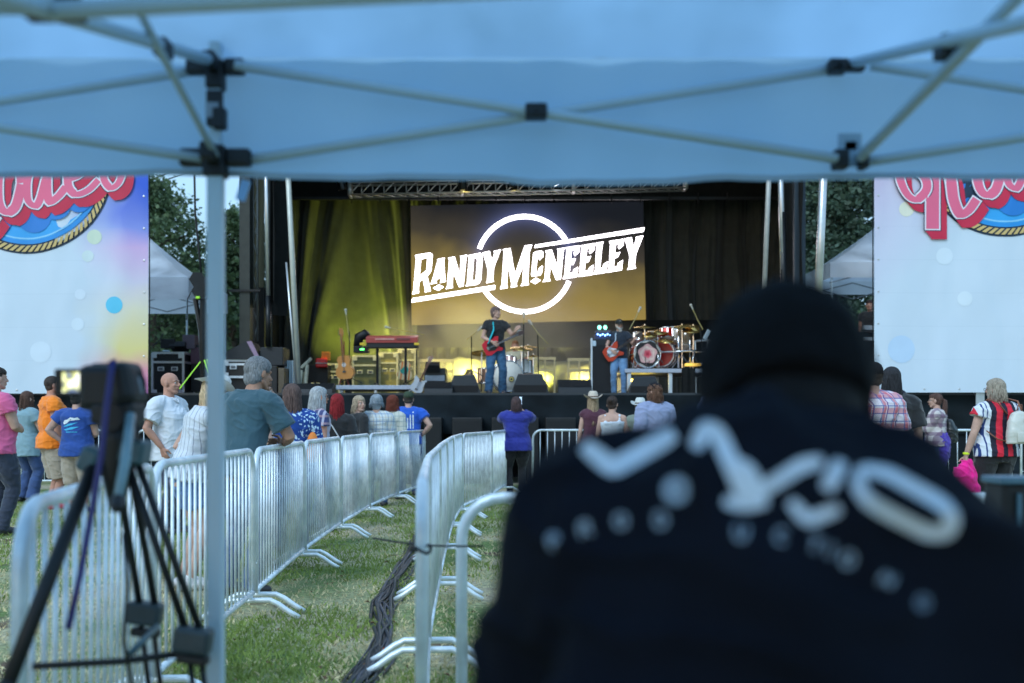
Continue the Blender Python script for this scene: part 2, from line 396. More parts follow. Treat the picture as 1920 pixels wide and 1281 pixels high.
    def strand(az, el0, el1, length, out=.0, r=.0045, curl=0., zlow=None, back=0.):
        pts = []; n = 7; rx, ry, rz_ = .084, .103, .098
        for j in range(n+1):
            e = R(el0+(el1-el0)*j/n); c = cos(e)
            pts.append(Hd(rx*c*sin(az), -.014-ry*c*cos(az), .030+rz_*sin(e)))
        if length:
            p = pts[-1]; rad = (p-HM @ V((0, 0, 0))); rad.z = 0; rad.normalize() if rad.length > 0 else None
            m = 6
            for j in range(1, m+1):
                t = j/m; q = p+rad*out*t*(1-.4*t)-V((0, 0, length*t))-(up.to_3x3() @ V((0, 1, 0)))*back*t*k
                pts.append(q)
        if curl: ph = rnd.random()*6; pts = [p+V((cos(ph+j*1.7), sin(ph+j*1.7), .4*cos(ph+j*2.3)))*curl*min(1, j/3) for j, p in enumerate(pts)]
        m = len(pts); H.tube([p+V((rnd.gauss(0, .0012), rnd.gauss(0, .0012), 0)) for p in pts], [r*hk*(1-.75*(j/(m-1))**3) for j in range(m)], 4)
    if st != 'bald':
        c = MB(); c.ell(Hd(0, -.028, .034), (.083*hk, .092*hk, .090*hk), HR); c.ell(Hd(0, .006, .066), (.070*hk, .086*hk, .058*hk), HR)
        ln = {'short': 0, 'mid': .02, 'bob': .09, 'long': .24, 'curly': .06, 'curlylong': .16, 'ponytail': 0, 'bun': 0, 'mop': .05, 'vlong': .36}[st]
        if ln > .05:
            c.loft([(Hd(0, -.035, .03), .084*hk, .085*hk, HR), (Hd(0, -.035, -.06), .084*hk, .070*hk, HR), (Hd(0, -.045, -.06)-V((0, 0, ln*.5)), .085*hk, .05*hk, HR), (Hd(0, -.05, -.05)-V((0, 0, ln)), .055*hk, .03*hk, HR)], 18)
        elif ln: c.ell(Hd(0, -.050, -.035), (.074*hk, .060*hk, .080*hk), HR); c.ell(Hd(0, -.035, .0), (.084*hk, .075*hk, .07*hk), HR)
        else: c.ell(Hd(0, -.045, -.02), (.074*hk, .060*hk, .068*hk), HR)
        if st == 'bun': c.ell(Hd(0, -.12, .06), (.042*hk,)*3, HR)
        me = remeshed(c, .009, 1); wrinkle(me, .004, (30, 30, 6), seed); H.add([v.co for v in me.vertices], [tuple(p.vertices) for p in me.polygons]); bpy.data.meshes.remove(me)
        N_ = 230 if vox < .010 else 140
        for q in range(N_):
            az = rnd.uniform(-pi, pi); ff = abs(az)/pi     # 0 = back of the head, 1 = front
            if st in ('short', 'ponytail', 'bun'):
                lo = -38 if ff < .45 else (8 if ff < .68 else 38); strand(az, 88, lo, 0, r=.0045)
            elif st == 'mid': lo = -45 if ff < .5 else (-15 if ff < .7 else 30); strand(az, 88, lo, .03 if ff < .5 else 0, .012, r=.0045)
            elif st in ('bob', 'long', 'vlong'):
                if ff > .70: strand(az*.70, 85, 5, ln*.9, .01)
                else: strand(az, 88, -8, ln+.05+rnd.uniform(-.03, .03), .02 if st == 'bob' else .028, back=.02)
            else:
                if ff > .7: strand(az, 85, 30, 0, curl=.008)
                else: strand(az, 88, -12, ln+rnd.uniform(-.02, .03), .035, curl=.014, r=.005)
        if st == 'ponytail':
            c = [Hd(0, -.11, .03), Hd(0, -.15, .0), Hd(0, -.15, -.10), Hd(0, -.13, -.22), Hd(.01, -.12, -.30)]
            for q in range(26):
                o = V((rnd.gauss(0, .013), rnd.gauss(0, .012), 0)); H.tube([p+o*(.3+.25*j) for j, p in enumerate(c)], [.007, .010, .011, .009, .003], 5)
        me = H.mesh('hair'); from_mesh('hair', me, hm, T)
    if beard:
        c = MB(); c.ell(Hd(0, .060, -.088), (.046*hk, .036*hk, .040*hk), HR); c.ell(Hd(0, .066, -.135), (.034*hk, .028*hk, .045*hk), HR)
        c.limb([Hd(-.062, .0, -.03), Hd(-.05, .045, -.075)], [.016*hk, .022*hk]); c.limb([Hd(.062, .0, -.03), Hd(.05, .045, -.075)], [.016*hk, .022*hk])
        me = remeshed(c, .007, 1); wrinkle(me, .005, (40, 40, 12), seed); from_mesh('beard', me, hair_mat(beard), T)
    if hat:
        kind, hcol = hat; c = MB(); hmt = mat_c('hat', hcol, .9); hmt.node_tree.nodes['Principled BSDF'].inputs['Specular IOR Level'].default_value = .15
        if kind in ('cap', 'capback'):
            sg = 1 if kind == 'cap' else -1
            c.loft([(Hd(0, -.014, .022), .088*hk, .108*hk, HR), (Hd(0, -.014, .07), .087*hk, .105*hk, HR), (Hd(0, -.014, .105), .072*hk, .088*hk, HR), (Hd(0, -.014, .128), .045*hk, .055*hk, HR), (Hd(0, -.014, .135), .012*hk, .014*hk, HR)], 22)
            c.ell(Hd(0, -.014, .137), (.008,)*3)
            o = from_mesh('cap', c.mesh('cap'), hmt, T); b = MB()
            b.grid(lambda u, v: Hd((u-.5)*.155, -.014+sg*(.085+v*.085*(1-((u-.5)*1.75)**2)+.012*(1-abs(u-.5)*2)), .028-.012*v-.10*(u-.5)**2+.0), 12, 6)
            b2 = b.v[:]; nb = len(b2); b.v += [p+HR @ V((0, 0, .004)) for p in b2]; b.f += [tuple(i+nb for i in reversed(f)) for f in b.f]
            sub(b, 'brim', hmt, o, True)
        elif kind == 'beanie':
            c.loft([(Hd(0, -.014, -.03), .090*hk, .108*hk, HR), (Hd(0, -.014, .03), .100*hk, .118*hk, HR), (Hd(0, -.014, .09), .094*hk, .108*hk, HR), (Hd(0, -.014, .135), .064*hk, .075*hk, HR), (Hd(0, -.014, .150), .02*hk, .022*hk, HR)], 24)
            me = remeshed(c, .009, 3); wrinkle(me, .004, (30, 30, 30), 2); from_mesh('beanie', me, hmt, T)
        else:                                              # cowboy hat: pinched crown and rolled brim
            c.loft([(Hd(0, -.012, .045), .088*hk, .106*hk, HR), (Hd(0, -.012, .09), .084*hk, .100*hk, HR), (Hd(0, -.012, .14), .070*hk, .090*hk, HR), (Hd(0, -.012, .158), .05*hk, .070*hk, HR)], 22)
            o = from_mesh('hat_crown', c.mesh('c'), hmt, T); b = MB()
            for sg, zo in ((1, 0), (-1, .004)):
                n0 = len(b.v); n = 32
                for rr in (0, .35, .7, 1.):
                    for q in range(n):
                        a = 2*pi*q/n; r1 = .085+rr*.085; r2 = .103+rr*.075
                        z = .048+(.055*rr*rr)*abs(cos(a))**2.2-.018*rr*abs(sin(a))**3
                        b.v.append(Hd(r1*cos(a)*(1-.10*rr*rr*abs(cos(a))), -.012+r2*sin(a), z+zo))
                for i in range(3):
                    for q in range(n): b.f.append((n0+i*n+q, n0+i*n+(q+1) % n, n0+(i+1)*n+(q+1) % n, n0+(i+1)*n+q))
            sub(b, 'brim', hmt, o, True); b = MB()
            b.loft([(Hd(0, -.012, .052), .0895*hk, .1075*hk, HR), (Hd(0, -.012, .072), .0875*hk, .1050*hk, HR)], 22); sub(b, 'hat_band', mat_c('band', (.12, .08, .06), .7), o)
    T['_h'] = h
    return T, dict(sh=sh, el=el, wr=wr_, hd=hd, Hd=Hd, U=U, k=k, HR=HR, knees=knees, ank=ank)
_mc = {}
def mat_c(n, c, r=.6):
    if (n, c) not in _mc: _mc[(n, c)] = mat('%s_%d' % (n, len(_mc)), c, r, var=.15, vs=20, bump=.2, bs=120)
    return _mc[(n, c)]
# ------------------------------------------------------------------ materials of the place
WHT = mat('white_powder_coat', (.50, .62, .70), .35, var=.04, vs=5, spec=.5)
GALV = mat('galvanised_steel', (.82, .90, .95), .42, .4, var=.28, vs=7, bump=.12, bs=160)
ALU = mat('aluminium', (.66, .67, .68), .32, .8, var=.12, vs=5, bump=.05)
BLK = mat('black_plastic', (.006, .0065, .008), .5, var=.2, vs=12, bump=.1, bs=120)
BLKM = mat('black_metal', (.008, .009, .010), .35, .3, var=.2, vs=10)
GRILLE = mat('speaker_grille', (.006, .007, .009), .6, .2, var=.3, vs=200, bump=.5, bs=400)
DRAPE = mat('black_drape', (.010, .011, .011), .9, var=.25, vs=6, bump=.25, bs=30, spec=.2)
SKIRT = mat('stage_skirt_cloth', (.007, .012, .016), .8, var=.5, vs=2.5, bump=.4, bs=12, spec=.2)
CASE = mat('case_laminate', (.008, .009, .010), .4, var=.2, vs=8)
YEL = mat('yellow_barrier_paint', (.75, .62, .28), .45, var=.1)
GRN = mat('green_strap', (.45, .9, .05), .6, var=.1)
LEDG = mat('green_led', (.02, .3, .02), .3, emis=(.1, 1, .15), es=3)
LEDB = mat('blue_led', (.05, .1, .6), .3, emis=(.15, .35, 1), es=6)
LEDC = mat('cyan_led', (.05, .4, .3), .3, emis=(.2, .9, .6), es=2.5)
CHR = mat('chrome', (.75, .75, .76), .12, 1.)
BRASS = mat('cymbal_bronze', (.75, .52, .18), .25, .9, var=.1, vs=30)
BLACKR = mat('rubber', (.01, .01, .011), .6, bump=.2, bs=80)

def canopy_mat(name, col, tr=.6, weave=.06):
    m = mat(name, col, .75, var=weave, vs=3.0, bump=.25, bs=9, trans=tr); N, L, b = nodes(m)      # uneven cloth: the coating lets more light through in places
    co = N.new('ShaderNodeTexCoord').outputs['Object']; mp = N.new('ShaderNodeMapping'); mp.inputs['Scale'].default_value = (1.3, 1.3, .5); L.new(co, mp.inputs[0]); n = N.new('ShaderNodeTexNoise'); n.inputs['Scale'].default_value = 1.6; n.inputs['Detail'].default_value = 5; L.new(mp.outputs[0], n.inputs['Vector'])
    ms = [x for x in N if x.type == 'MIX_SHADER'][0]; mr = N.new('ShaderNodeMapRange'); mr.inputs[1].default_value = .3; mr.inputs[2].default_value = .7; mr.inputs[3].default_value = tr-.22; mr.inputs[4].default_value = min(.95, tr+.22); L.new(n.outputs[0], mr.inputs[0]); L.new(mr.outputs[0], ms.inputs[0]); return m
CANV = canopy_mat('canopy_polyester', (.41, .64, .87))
CANV2 = canopy_mat('white_tent_fabric', (.84, .88, .95), .5)

# ------------------------------------------------------------------ world
w = bpy.data.worlds.new('World'); S.world = w; w.use_nodes = True; N = w.node_tree.nodes; L = w.node_tree.links
sky = N.new('ShaderNodeTexSky'); sky.sky_type = 'NISHITA'; sky.sun_disc = False; sky.sun_elevation = R(7); sky.sun_rotation = R(215)
sky.air_density = 1.3; sky.dust_density = .6; sky.ozone_density = 3.
tc = N.new('ShaderNodeTexCoord'); nz = N.new('ShaderNodeTexNoise'); nz.inputs['Scale'].default_value = 3.2; nz.inputs['Detail'].default_value = 6
mp = N.new('ShaderNodeMapping'); mp.inputs['Scale'].default_value = (1, 1, 2.6); L.new(tc.outputs['Generated'], mp.inputs[0]); L.new(mp.outputs[0], nz.inputs['Vector'])
mr = N.new('ShaderNodeMapRange'); mr.inputs[1].default_value = .35; mr.inputs[2].default_value = .7; mr.inputs[3].default_value = .35; mr.inputs[4].default_value = .8; L.new(nz.outputs[0], mr.inputs[0])
SKYC = MIX(N, L, mr.outputs[0], sky.outputs[0], (4.2, 6.9, 10.0))        # thin bright cloud over the dusk sky
bg = N['Background']; L.new(SKYC, bg.inputs[0]); bg.inputs[1].default_value = .10
sun = bpy.data.lights.new('sun', 'SUN'); sun.energy = 1.0; sun.angle = R(25); sun.color = (.80, .93, 1.)
so = bpy.data.objects.new('sun', sun); C.objects.link(so); so.rotation_euler = (R(48), 0, R(-32)); so['kind'] = 'structure'
S.view_settings.view_transform = 'Standard'; S.view_settings.look = 'None'; S.view_settings.exposure = .88

# ------------------------------------------------------------------ ground
gm = mat('grass_ground', (.08, .12, .04), .95); N, L, b = nodes(gm); co, x, y, z = axes(N, L)
n1 = N.new('ShaderNodeTexNoise'); n1.inputs['Scale'].default_value = .9; n1.inputs['Detail'].default_value = 8; L.new(co, n1.inputs['Vector'])
n2 = N.new('ShaderNodeTexNoise'); n2.inputs['Scale'].default_value = 28; n2.inputs['Detail'].default_value = 6; L.new(co, n2.inputs['Vector'])
cr = N.new('ShaderNodeValToRGB'); e = cr.color_ramp.elements; e[0].position = .40; e[0].color = (.12, .18, .05, 1); e[1].position = .60; e[1].color = (.44, .38, .26, 1)
q = cr.color_ramp.elements.new(.50); q.color = (.30, .31, .16, 1); L.new(n1.outputs[0], cr.inputs[0])
sc = N.new('ShaderNodeVectorMath'); sc.operation = 'SCALE'; L.new(cr.outputs[0], sc.inputs[0])
mr = N.new('ShaderNodeMapRange'); mr.inputs[3].default_value = .55; mr.inputs[4].default_value = 1.5; mr.inputs[1].default_value = .3; mr.inputs[2].default_value = .7; L.new(n2.outputs[0], mr.inputs[0]); L.new(mr.outputs[0], sc.inputs['Scale'])
n3 = N.new('ShaderNodeTexNoise'); n3.inputs['Scale'].default_value = 1.7; n3.inputs['Detail'].default_value = 7; L.new(co, n3.inputs['Vector'])
dm = N.new('ShaderNodeMapRange'); dm.inputs[1].default_value = .60; dm.inputs[2].default_value = .68; L.new(n3.outputs[0], dm.inputs[0]); L.new(MIX(N, L, dm.outputs[0], sc.outputs[0], (.13, .085, .055)), b.inputs['Base Color'])
bp = N.new('ShaderNodeBump'); bp.inputs['Distance'].default_value = .03; L.new(n2.outputs[0], bp.inputs['Height']); L.new(bp.outputs[0], b.inputs['Normal'])
g = MB()
g.grid(lambda u, v: V(((u-.5)*1200, v*1200-200, 0)), 2, 2); struct('ground', g, gm)

def dry(x, y): return noise.fractal((x*.55+3.1, y*.35, 0), 1, 2, 4)+.45*noise.noise((x*2.3, y*1.4, 5))+max(0, min(.34, (6.6-y)*.2))-max(0, (y-6.5))*.05
def grass():
    rnd = random.Random(3); me = {0: [[], []], 1: [[], []]}
    for i in range(120000):
        y = 3.6+13*rnd.random()**1.9; hw = y*.56
        x = rnd.uniform(-hw, hw*.62)
        d = dry(x, y)+rnd.gauss(0, .12)
        if d > .16 and rnd.random() < .72: continue
        k = 1 if d > -.01 else 0
        hgt = rnd.uniform(.012, .038)*(.75 if k else 1.15); a = rnd.uniform(0, 2*pi); wd = rnd.uniform(.0025, .005)*(1+y*.07); ln = rnd.uniform(.3, 1.6 if k else 1.)*hgt
        b = rnd.uniform(0, 2*pi); vs, fs = me[k]; n = len(vs); dx, dy = cos(a)*wd, sin(a)*wd; lx, ly = cos(b)*ln, sin(b)*ln
        vs += [(x-dx, y-dy, 0), (x+dx, y+dy, 0), (x+dx*.7+lx*.4, y+dy*.7+ly*.4, hgt*.65), (x+lx, y+ly, hgt)]; fs.append((n, n+1, n+2)); fs.append((n, n+2, n+3))
    for k, nm, c in ((0, 'grass', (.25, .33, .08)), (1, 'dry_grass', (.68, .59, .35))):
        m = bpy.data.meshes.new(nm); m.from_pydata(me[k][0], [], me[k][1]); m.update(); m.materials.append(mat(nm+'_blades', c, .7, var=.5, vs=1.7, trans=.25))
        o = bpy.data.objects.new(nm, m); C.objects.link(o)
        tag(o, 'short green grass across the field' if not k else 'straw coloured dry grass between the barrier rows', 'grass', kind='stuff')
grass()
def litter():
    rnd = random.Random(21); vs, fs = [], []
    for i in range(260):
        y = 4+9*rnd.random()**1.5; x = rnd.uniform(-y*.30, y*.02) if rnd.random() < .8 else rnd.uniform(-y*.5, y*.3); s_ = rnd.uniform(.008, .022); a = rnd.uniform(0, 6); z = rnd.uniform(.02, .04); c, d = cos(a)*s_, sin(a)*s_; k = len(vs)
        vs += [(x-c, y-d, z-.01), (x+d*.5, y-c*.5, z+.006), (x+c, y+d, z), (x-d*.5, y+c*.5, z+.004)]; fs.append((k, k+1, k+2, k+3))
    m = bpy.data.meshes.new('leaf_litter'); m.from_pydata(vs, [], fs); m.materials.append(mat('dead_leaf', (.16, .09, .045), .8, var=.5, vs=3)); o = bpy.data.objects.new('leaf_litter', m); C.objects.link(o); tag(o, 'scattered brown leaf scraps on the worn grass', 'leaves', kind='stuff')
litter()

# ------------------------------------------------------------------ trees
LEAF = [mat('leaves_a', (.10, .155, .075), .6, var=.6, vs=.8, trans=.3), mat('leaves_b', (.062, .105, .07), .6, var=.6, vs=.9, trans=.25), mat('leaves_c', (.10, .17, .07), .6, var=.5, vs=1.1, trans=.3)]
BARK = mat('bark', (.07, .055, .04), .9, var=.4, vs=6, bump=.6, bs=12)
def tree(x, y, h, r, zc, n, m, label, grp=None, pine=False, seed=0, gap=.35):
    rnd = random.Random(seed); T = thing('pine_tree' if pine else 'leafy_tree', label, 'tree', (x, y, 0), 0, grp)
    t = MB(); t.tube([(x, y, -.1), (x+.1, y, h*.3), (x-.1, y, h*.65), (x, y, h*.93)], [.3, .24, .15, .04], 8)
    for i in range(14):
        a = rnd.uniform(0, 6.3); z = rnd.uniform(zc*.7, h*.9); l = r*rnd.uniform(.5, .95)*(1 if not pine else max(.25, 1-(z/h)**2))
        t.tube([(x, y, z), (x+cos(a)*l*.5, y+sin(a)*l*.5, z+l*.18), (x+cos(a)*l, y+sin(a)*l, z+l*.4)], [.09, .05, .015], 5)
    t.build('trunk', BARK, T)
    c = MB(); cl = []
    for i in range(int(n)):
        z = rnd.uniform(zc, h); f = (z-zc)/(h-zc)
        rad = r*((1-f)**.7*.9+.12 if pine else math.sqrt(max(.05, 1-(2*f-.85)**2*.8)))
        a = rnd.uniform(0, 6.3); q = rad*math.sqrt(rnd.uniform(.08, 1)); cl.append((V((x+cos(a)*q, y+sin(a)*q, z)), rnd.uniform(.35, .95)*(.7 if pine else 1)))
    vs, fs = [], []
    for p, s_ in cl:
        if noise.noise(p*.45+V((seed, 0, 0))) < -gap: continue
        for j in range(46):
            d = V((rnd.gauss(0, .5), rnd.gauss(0, .5), rnd.gauss(0, .32)))*s_; o = p+d; a = V((rnd.gauss(0, 1), rnd.gauss(0, 1), rnd.gauss(0, .6))).normalized()*rnd.uniform(.06, .15); b_ = a.orthogonal().normalized()*a.length*rnd.uniform(.5, .9)
            b_.rotate(Matrix.Rotation(rnd.uniform(0, 6), 3, a)); k = len(vs); vs += [o-a, o+b_, o+a, o-b_]; fs.append((k, k+1, k+2, k+3))
    c.v = vs; c.f = fs; c.build('crown', m, T, fix=False)
tr = lambda px, Y, top, r, zc, n, m, lab, **kw: tree(WX(px, Y), Y, WZ(top, Y), r, zc, n*1.25, m, lab, **kw)
G1 = 'trees behind the stage'
tr(285, 44, 350, 3.1, 1.5, 420, LEAF[0], 'tall broad tree rising beyond the left banner edge and white tent', grp=G1, seed=1)
tr(232, 50, 300, 3.6, 2, 260, LEAF[0], 'tall tree mostly hidden behind the left banner', grp=G1, seed=11)
tr(372, 52, 500, 2.3, .5, 200, LEAF[1], 'low dark tree below the sky gap beside the lighting stand', grp=G1, seed=2)
tr(436, 46, 395, 1.5, 1.2, 170, LEAF[0], 'slender loose tree between the tent pole and the stage tower', grp=G1, pine=True, seed=3, gap=.15)
tr(412, 55, 470, 2.2, .3, 190, LEAF[1], 'bushy tree behind the near tent pole', grp=G1, seed=4)
tr(478, 50, 430, 2.0, .4, 190, LEAF[1], 'dark tree seen past the left stage tower', grp=G1, seed=5)
tr(525, 48, 540, 2.2, .2, 170, LEAF[1], 'low tree seen under the left side drape', grp=G1, seed=6)
tr(335, 60, 545, 3.5, .2, 220, LEAF[1], 'low dark tree behind the left white tent', grp=G1, seed=12)
tr(1560, 42, 300, 3.0, 1.0, 520, LEAF[1], 'tall dense dark tree behind the right silver pole', grp=G1, seed=7, gap=.6)
tr(1645, 46, 290, 3.2, 1.0, 380, LEAF[1], 'tall dark tree behind the right banner edge', grp=G1, seed=8, gap=.5)
tr(1590, 38, 620, 2.2, .2, 150, LEAF[2], 'low green bush below the right white tent', grp=G1, seed=9, gap=.6)
tr(1500, 50, 330, 3.0, .5, 260, LEAF[1], 'tall dark tree beside the right stage column', grp=G1, seed=10)
hb = MB(); rnd = random.Random(5); vs, fs = [], []
for i in range(26000):
    x = rnd.uniform(-42, 42); y = 62+rnd.uniform(-3, 4)+abs(x)*.1; zt = 5.6+2.6*noise.noise((x*.16, 3, 0))+1.2*noise.noise((x*.6, 1, 0)); z = zt*rnd.random()**.8
    a = V((rnd.gauss(0, .35), rnd.gauss(0, .2), rnd.gauss(0, .3))); b_ = V((rnd.gauss(0, .3), rnd.gauss(0, .2), rnd.gauss(0, .35))); o = V((x, y, z)); k = len(vs); vs += [o-a, o+b_, o+a, o-b_]; fs.append((k, k+1, k+2, k+3))
hb.v = vs; hb.f = fs; o = hb.build('woodland', LEAF[1], fix=False); tag(o, 'far dark woodland closing the field behind the stage', 'woodland', kind='stuff')

# ------------------------------------------------------------------ crowd barriers
def barrier(name_label, A, B, hgt=1.07, grp='steel crowd barriers', nb=20, r=.019, zb=.16, ends=(1, 1), lab2=None):
    A, B = V((*A, 0)), V((*B, 0)); d = B-A; Lg = d.length; T = thing('crowd_barrier', name_label, 'barrier', A, math.atan2(d.y, d.x), grp)
    T.rotation_euler[0] = R(1.3*noise.noise((A.x*3.1, A.y*1.7, 2))); c = .15; f = MB(); x0, x1 = .03, Lg-.03; top = hgt-r; pts = [V((x0, 0, zb))]
    pts += [V((x0, 0, top-c))]+[V((x0+c-c*cos(R(a)), 0, top-c+c*sin(R(a)))) for a in (15, 30, 45, 60, 75, 90)]
    pts += [V((x1-c+c*sin(R(a)), 0, top-c+c*cos(R(a)))) for a in (0, 15, 30, 45, 60, 75)]+[V((x1, 0, top-c)), V((x1, 0, zb))]
    f.tube(pts, r, 12); f.build('frame', GALV, T, True, local=True)
    q = MB(); q.tube([(x0, 0, zb), (x1, 0, zb)], r*.9, 10); q.build('bottom_rail', GALV, T, True, local=True)
    q = MB()
    for i in range(nb):
        x = x0+(x1-x0)*(i+1)/(nb+1); zt = top
        e = min(x-x0, x1-x)
        if e < c: zt = top-c+math.sqrt(max(0, c*c-(c-e)**2))
        q.tube([(x, 0, zb), (x, 0, zt)], .0075, 6)
    q.build('bars', GALV, T, True, local=True)
    for x, on in ((x0+.075, ends[0]), (x1-.075, ends[1])):
        if not on: continue
        q = MB(); q.tube([(x, -.30, .015), (x, -.24, .05), (x, -.17, .10), (x, -.12, .125), (x, .12, .125), (x, .17, .10), (x, .24, .05), (x, .30, .015)], .017, 8)
        q.tube([(x, 0, .12), (x, 0, zb)], .016, 8); q.build('foot', GALV, T, True, local=True)
    for z in (.34, .86): q = MB(); q.tube([(x1+.022+.018*cos(a*pi/4), .018*sin(a*pi/4), z) for a in range(8)], .006, 5, closed=True); q.build('hinge_ring', GALV, T, True, local=True)
    return T
LP = [(-1.09, 2.17), (-1.525, 4.2), (-1.625, 6.27), (-1.742, 8.34), (-1.79, 10.4), (-1.787, 12.45), (-1.67, 14.5), (-1.445, 16.55)]
LL = ['nearest barrier of the left row, in front of the camera tripod', 'barrier the grey haired man leans on, behind the tent pole', 'barrier with the hand resting on it in the left row', 'barrier beside the woman in the blue floral shirt',
      'fourth barrier from the stage end of the left row', 'third barrier from the stage end of the left row', 'barrier in front of the curly grey haired fan in plaid'] 
LL[4] = 'barrier in front of the red haired woman'; LL[5] = 'barrier in front of the curly haired fan in pale plaid'; LL[6] = 'last barrier of the left row, by the fan in a bright blue shirt'
for i in range(7): barrier(LL[i], LP[i], LP[i+1], nb=20 if i else 17)
RP = [(-.27, 2.95), (-.42, 4.95), (-.505, 6.9), (-.575, 8.75), (-.63, 10.6), (-.625, 12.4), (-.29, 14.45), (-.097, 16.4)]
RL = ['nearest barrier of the right row, beside the cable bundle', 'second barrier of the right row, seen almost edge on', 'third barrier of the right row, past the cord', 'fourth barrier of the right row, seen edge on', 'barrier just before the right row bends', 'barrier where the right row bends toward the stage', 'last barrier of the right row, beside the woman in royal blue']
for i in range(7): barrier(RL[i], RP[i], RP[i+1])
barrier('blurred barrier crossing behind the seated man in black', (WX(850, 3.6), 3.6), (WX(850, 3.6)+2.1, 3.6), hgt=.985, nb=9, r=.021)
barrier('barrier end at the left picture edge joined to the left row', (-1.12, 2.13), (-3.1, 1.9), nb=17)
for i, (a, b_, l) in enumerate([(-8.75, -6.55, 'front barrier behind the man in the orange shirt'), (-10.9, -8.78, 'front barrier behind the man in the pink shirt'), (-6.5, -4.4, 'front barrier behind the bald man'), (-4.37, -2.3, 'front barrier behind the women in the crowd'),
                                 (.33, 2.4, 'front barrier right of the woman in royal blue'), (2.43, 4.5, 'front barrier hidden by the seated man'), (4.55, 6.65, 'front barrier behind the tall man in red plaid'), (6.7, 8.8, 'front barrier behind the woman with the black backpack'), (8.83, 10.9, 'front barrier behind the woman with the white backpack')]):
    barrier(l, (a, 17.15), (b_, 17.15), nb=15 if i != 7 else 12, zb=.18)

# cord tied between barriers
q = MB(); a, b_ = W(700, 1009, 3.9), W(905, 1024, 3.3); q.tube([a.lerp(b_, t/10)-V((0, 0, .012*sin(pi*t/10))) for t in range(11)], .004, 6)
q.tube([V((-.27+.03*cos(t), 2.95+.03*sin(t), WZ(1018, 3.1)+.01*sin(2*t))) for t in [i*.6 for i in range(11)]], .005, 6)
tag(q.build('cord', BLACKR, None, True), 'thin black cord tied between the right barrier row and the crossing barrier', 'cord')

# cable bundle lying along the right row
T = thing('cable_bundle', 'tangled bundle of black and grey cables on the grass along the right barriers', 'cables', (-1, 5, 0)); rnd = random.Random(9)
CAB = [mat('cable_black', (.01, .011, .014), .42), mat('cable_grey', (.045, .05, .075), .4), mat('cable_dark', (.02, .022, .03), .4)]
cl = [(WX(640, 4.2), 4.2), (WX(672, 4.75), 4.75), (WX(705, 5.3), 5.3), (WX(722, 6.0), 6.0), (WX(722, 6.7), 6.7), (WX(744, 7.6), 7.6), (WX(765, 8.6), 8.6), (WX(782, 9.8), 9.8), (WX(800, 11.5), 11.5), (WX(815, 13.5), 13.5)]
def cpt(t):
    t = min(max(t, 0), len(cl)-1.001); i = int(t); f = t-i; f = f*f*(3-2*f)*.5+f*.5; a, b_ = cl[i], cl[i+1]; return a[0]*(1-f)+b_[0]*f, a[1]*(1-f)+b_[1]*f
for j in range(16):
    q = MB(); ph = rnd.uniform(0, 6); o = rnd.gauss(0, .045); fr = rnd.uniform(.8, 2.2); am = 0; big = j < 5; r = .012 if big else rnd.uniform(.0045, .0075); pts = []
    for s_ in range(90):
        t = s_/10; x, y = cpt(t); dx = o*.85+.15*noise.noise((t*.42, j*3.7, 0))+.03*noise.noise((t*1.5, j*3.7, 9)); z = r+.002+.022*max(0, 1-abs(dx)*9)*(.5+noise.noise((t*.8, j*5.1, 2)))
        pts.append((x+dx, y+.03*sin(ph+t*3), max(z, r)))
    q.tube(pts, r, 6); q.build('cable', CAB[rnd.randrange(3)], T, True)
q = MB(); q.ell(W(716, 1226, 5.35)+V((0, 0, .02)), (.022, .02, .014)); q.build('orange_connector', mat('orange', (.9, .13, .02), .5), T)

# ------------------------------------------------------------------ the near canopy tent
T = thing('canopy_tent', 'white pop up canopy tent sheltering the camera, seen from beneath', 'tent', (-.708, 2.38, 0))
Yf = 2.38; XL, XM, XR = -.708, .804, 2.316; ZU, ZL = 2.09, 1.868
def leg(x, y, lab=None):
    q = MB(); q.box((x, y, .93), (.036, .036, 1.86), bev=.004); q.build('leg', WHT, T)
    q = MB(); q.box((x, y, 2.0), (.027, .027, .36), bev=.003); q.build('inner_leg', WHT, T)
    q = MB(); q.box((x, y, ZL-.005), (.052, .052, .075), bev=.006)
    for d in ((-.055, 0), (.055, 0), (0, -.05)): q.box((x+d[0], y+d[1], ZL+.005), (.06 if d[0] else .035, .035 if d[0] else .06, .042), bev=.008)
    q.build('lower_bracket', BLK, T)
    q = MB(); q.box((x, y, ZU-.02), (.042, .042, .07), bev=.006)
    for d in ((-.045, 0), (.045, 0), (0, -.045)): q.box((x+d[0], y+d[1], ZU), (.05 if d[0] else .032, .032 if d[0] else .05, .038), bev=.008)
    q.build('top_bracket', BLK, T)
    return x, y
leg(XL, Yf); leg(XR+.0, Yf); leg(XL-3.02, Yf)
for x in (XL-3.02, XL, XR): leg(x, Yf-3.02)
q = MB(); q.box((XL+.004, Yf-.022, 1.985), (.040, .012, .085), bev=.004); q.box((XL+.016, Yf-.02, 1.96), (.03, .03, .05), bev=.004); q.build('height_slider', BLK, T)
q = MB(); q.box((XL+.0, Yf-.0295, 1.979), (.030, .003, .035)); q.build('slider_label', mat('slider_label', (.25, .3, .36), .5), T)
def bar(a, b_, r=.0125): q = MB(); q.tube([a, b_], r, 10, flat=1.); q.build('truss_bar', WHT, T, True)
def joint(c, s=(.045, .03, .032), m=None): q = MB(); q.box(c, s, bev=.005); q.cyl(V(c)-V((0, s[1]/2+.004, 0)), V(c)-V((0, s[1]/2, 0)), .006, 8); q.build('joint', m or BLK, T)
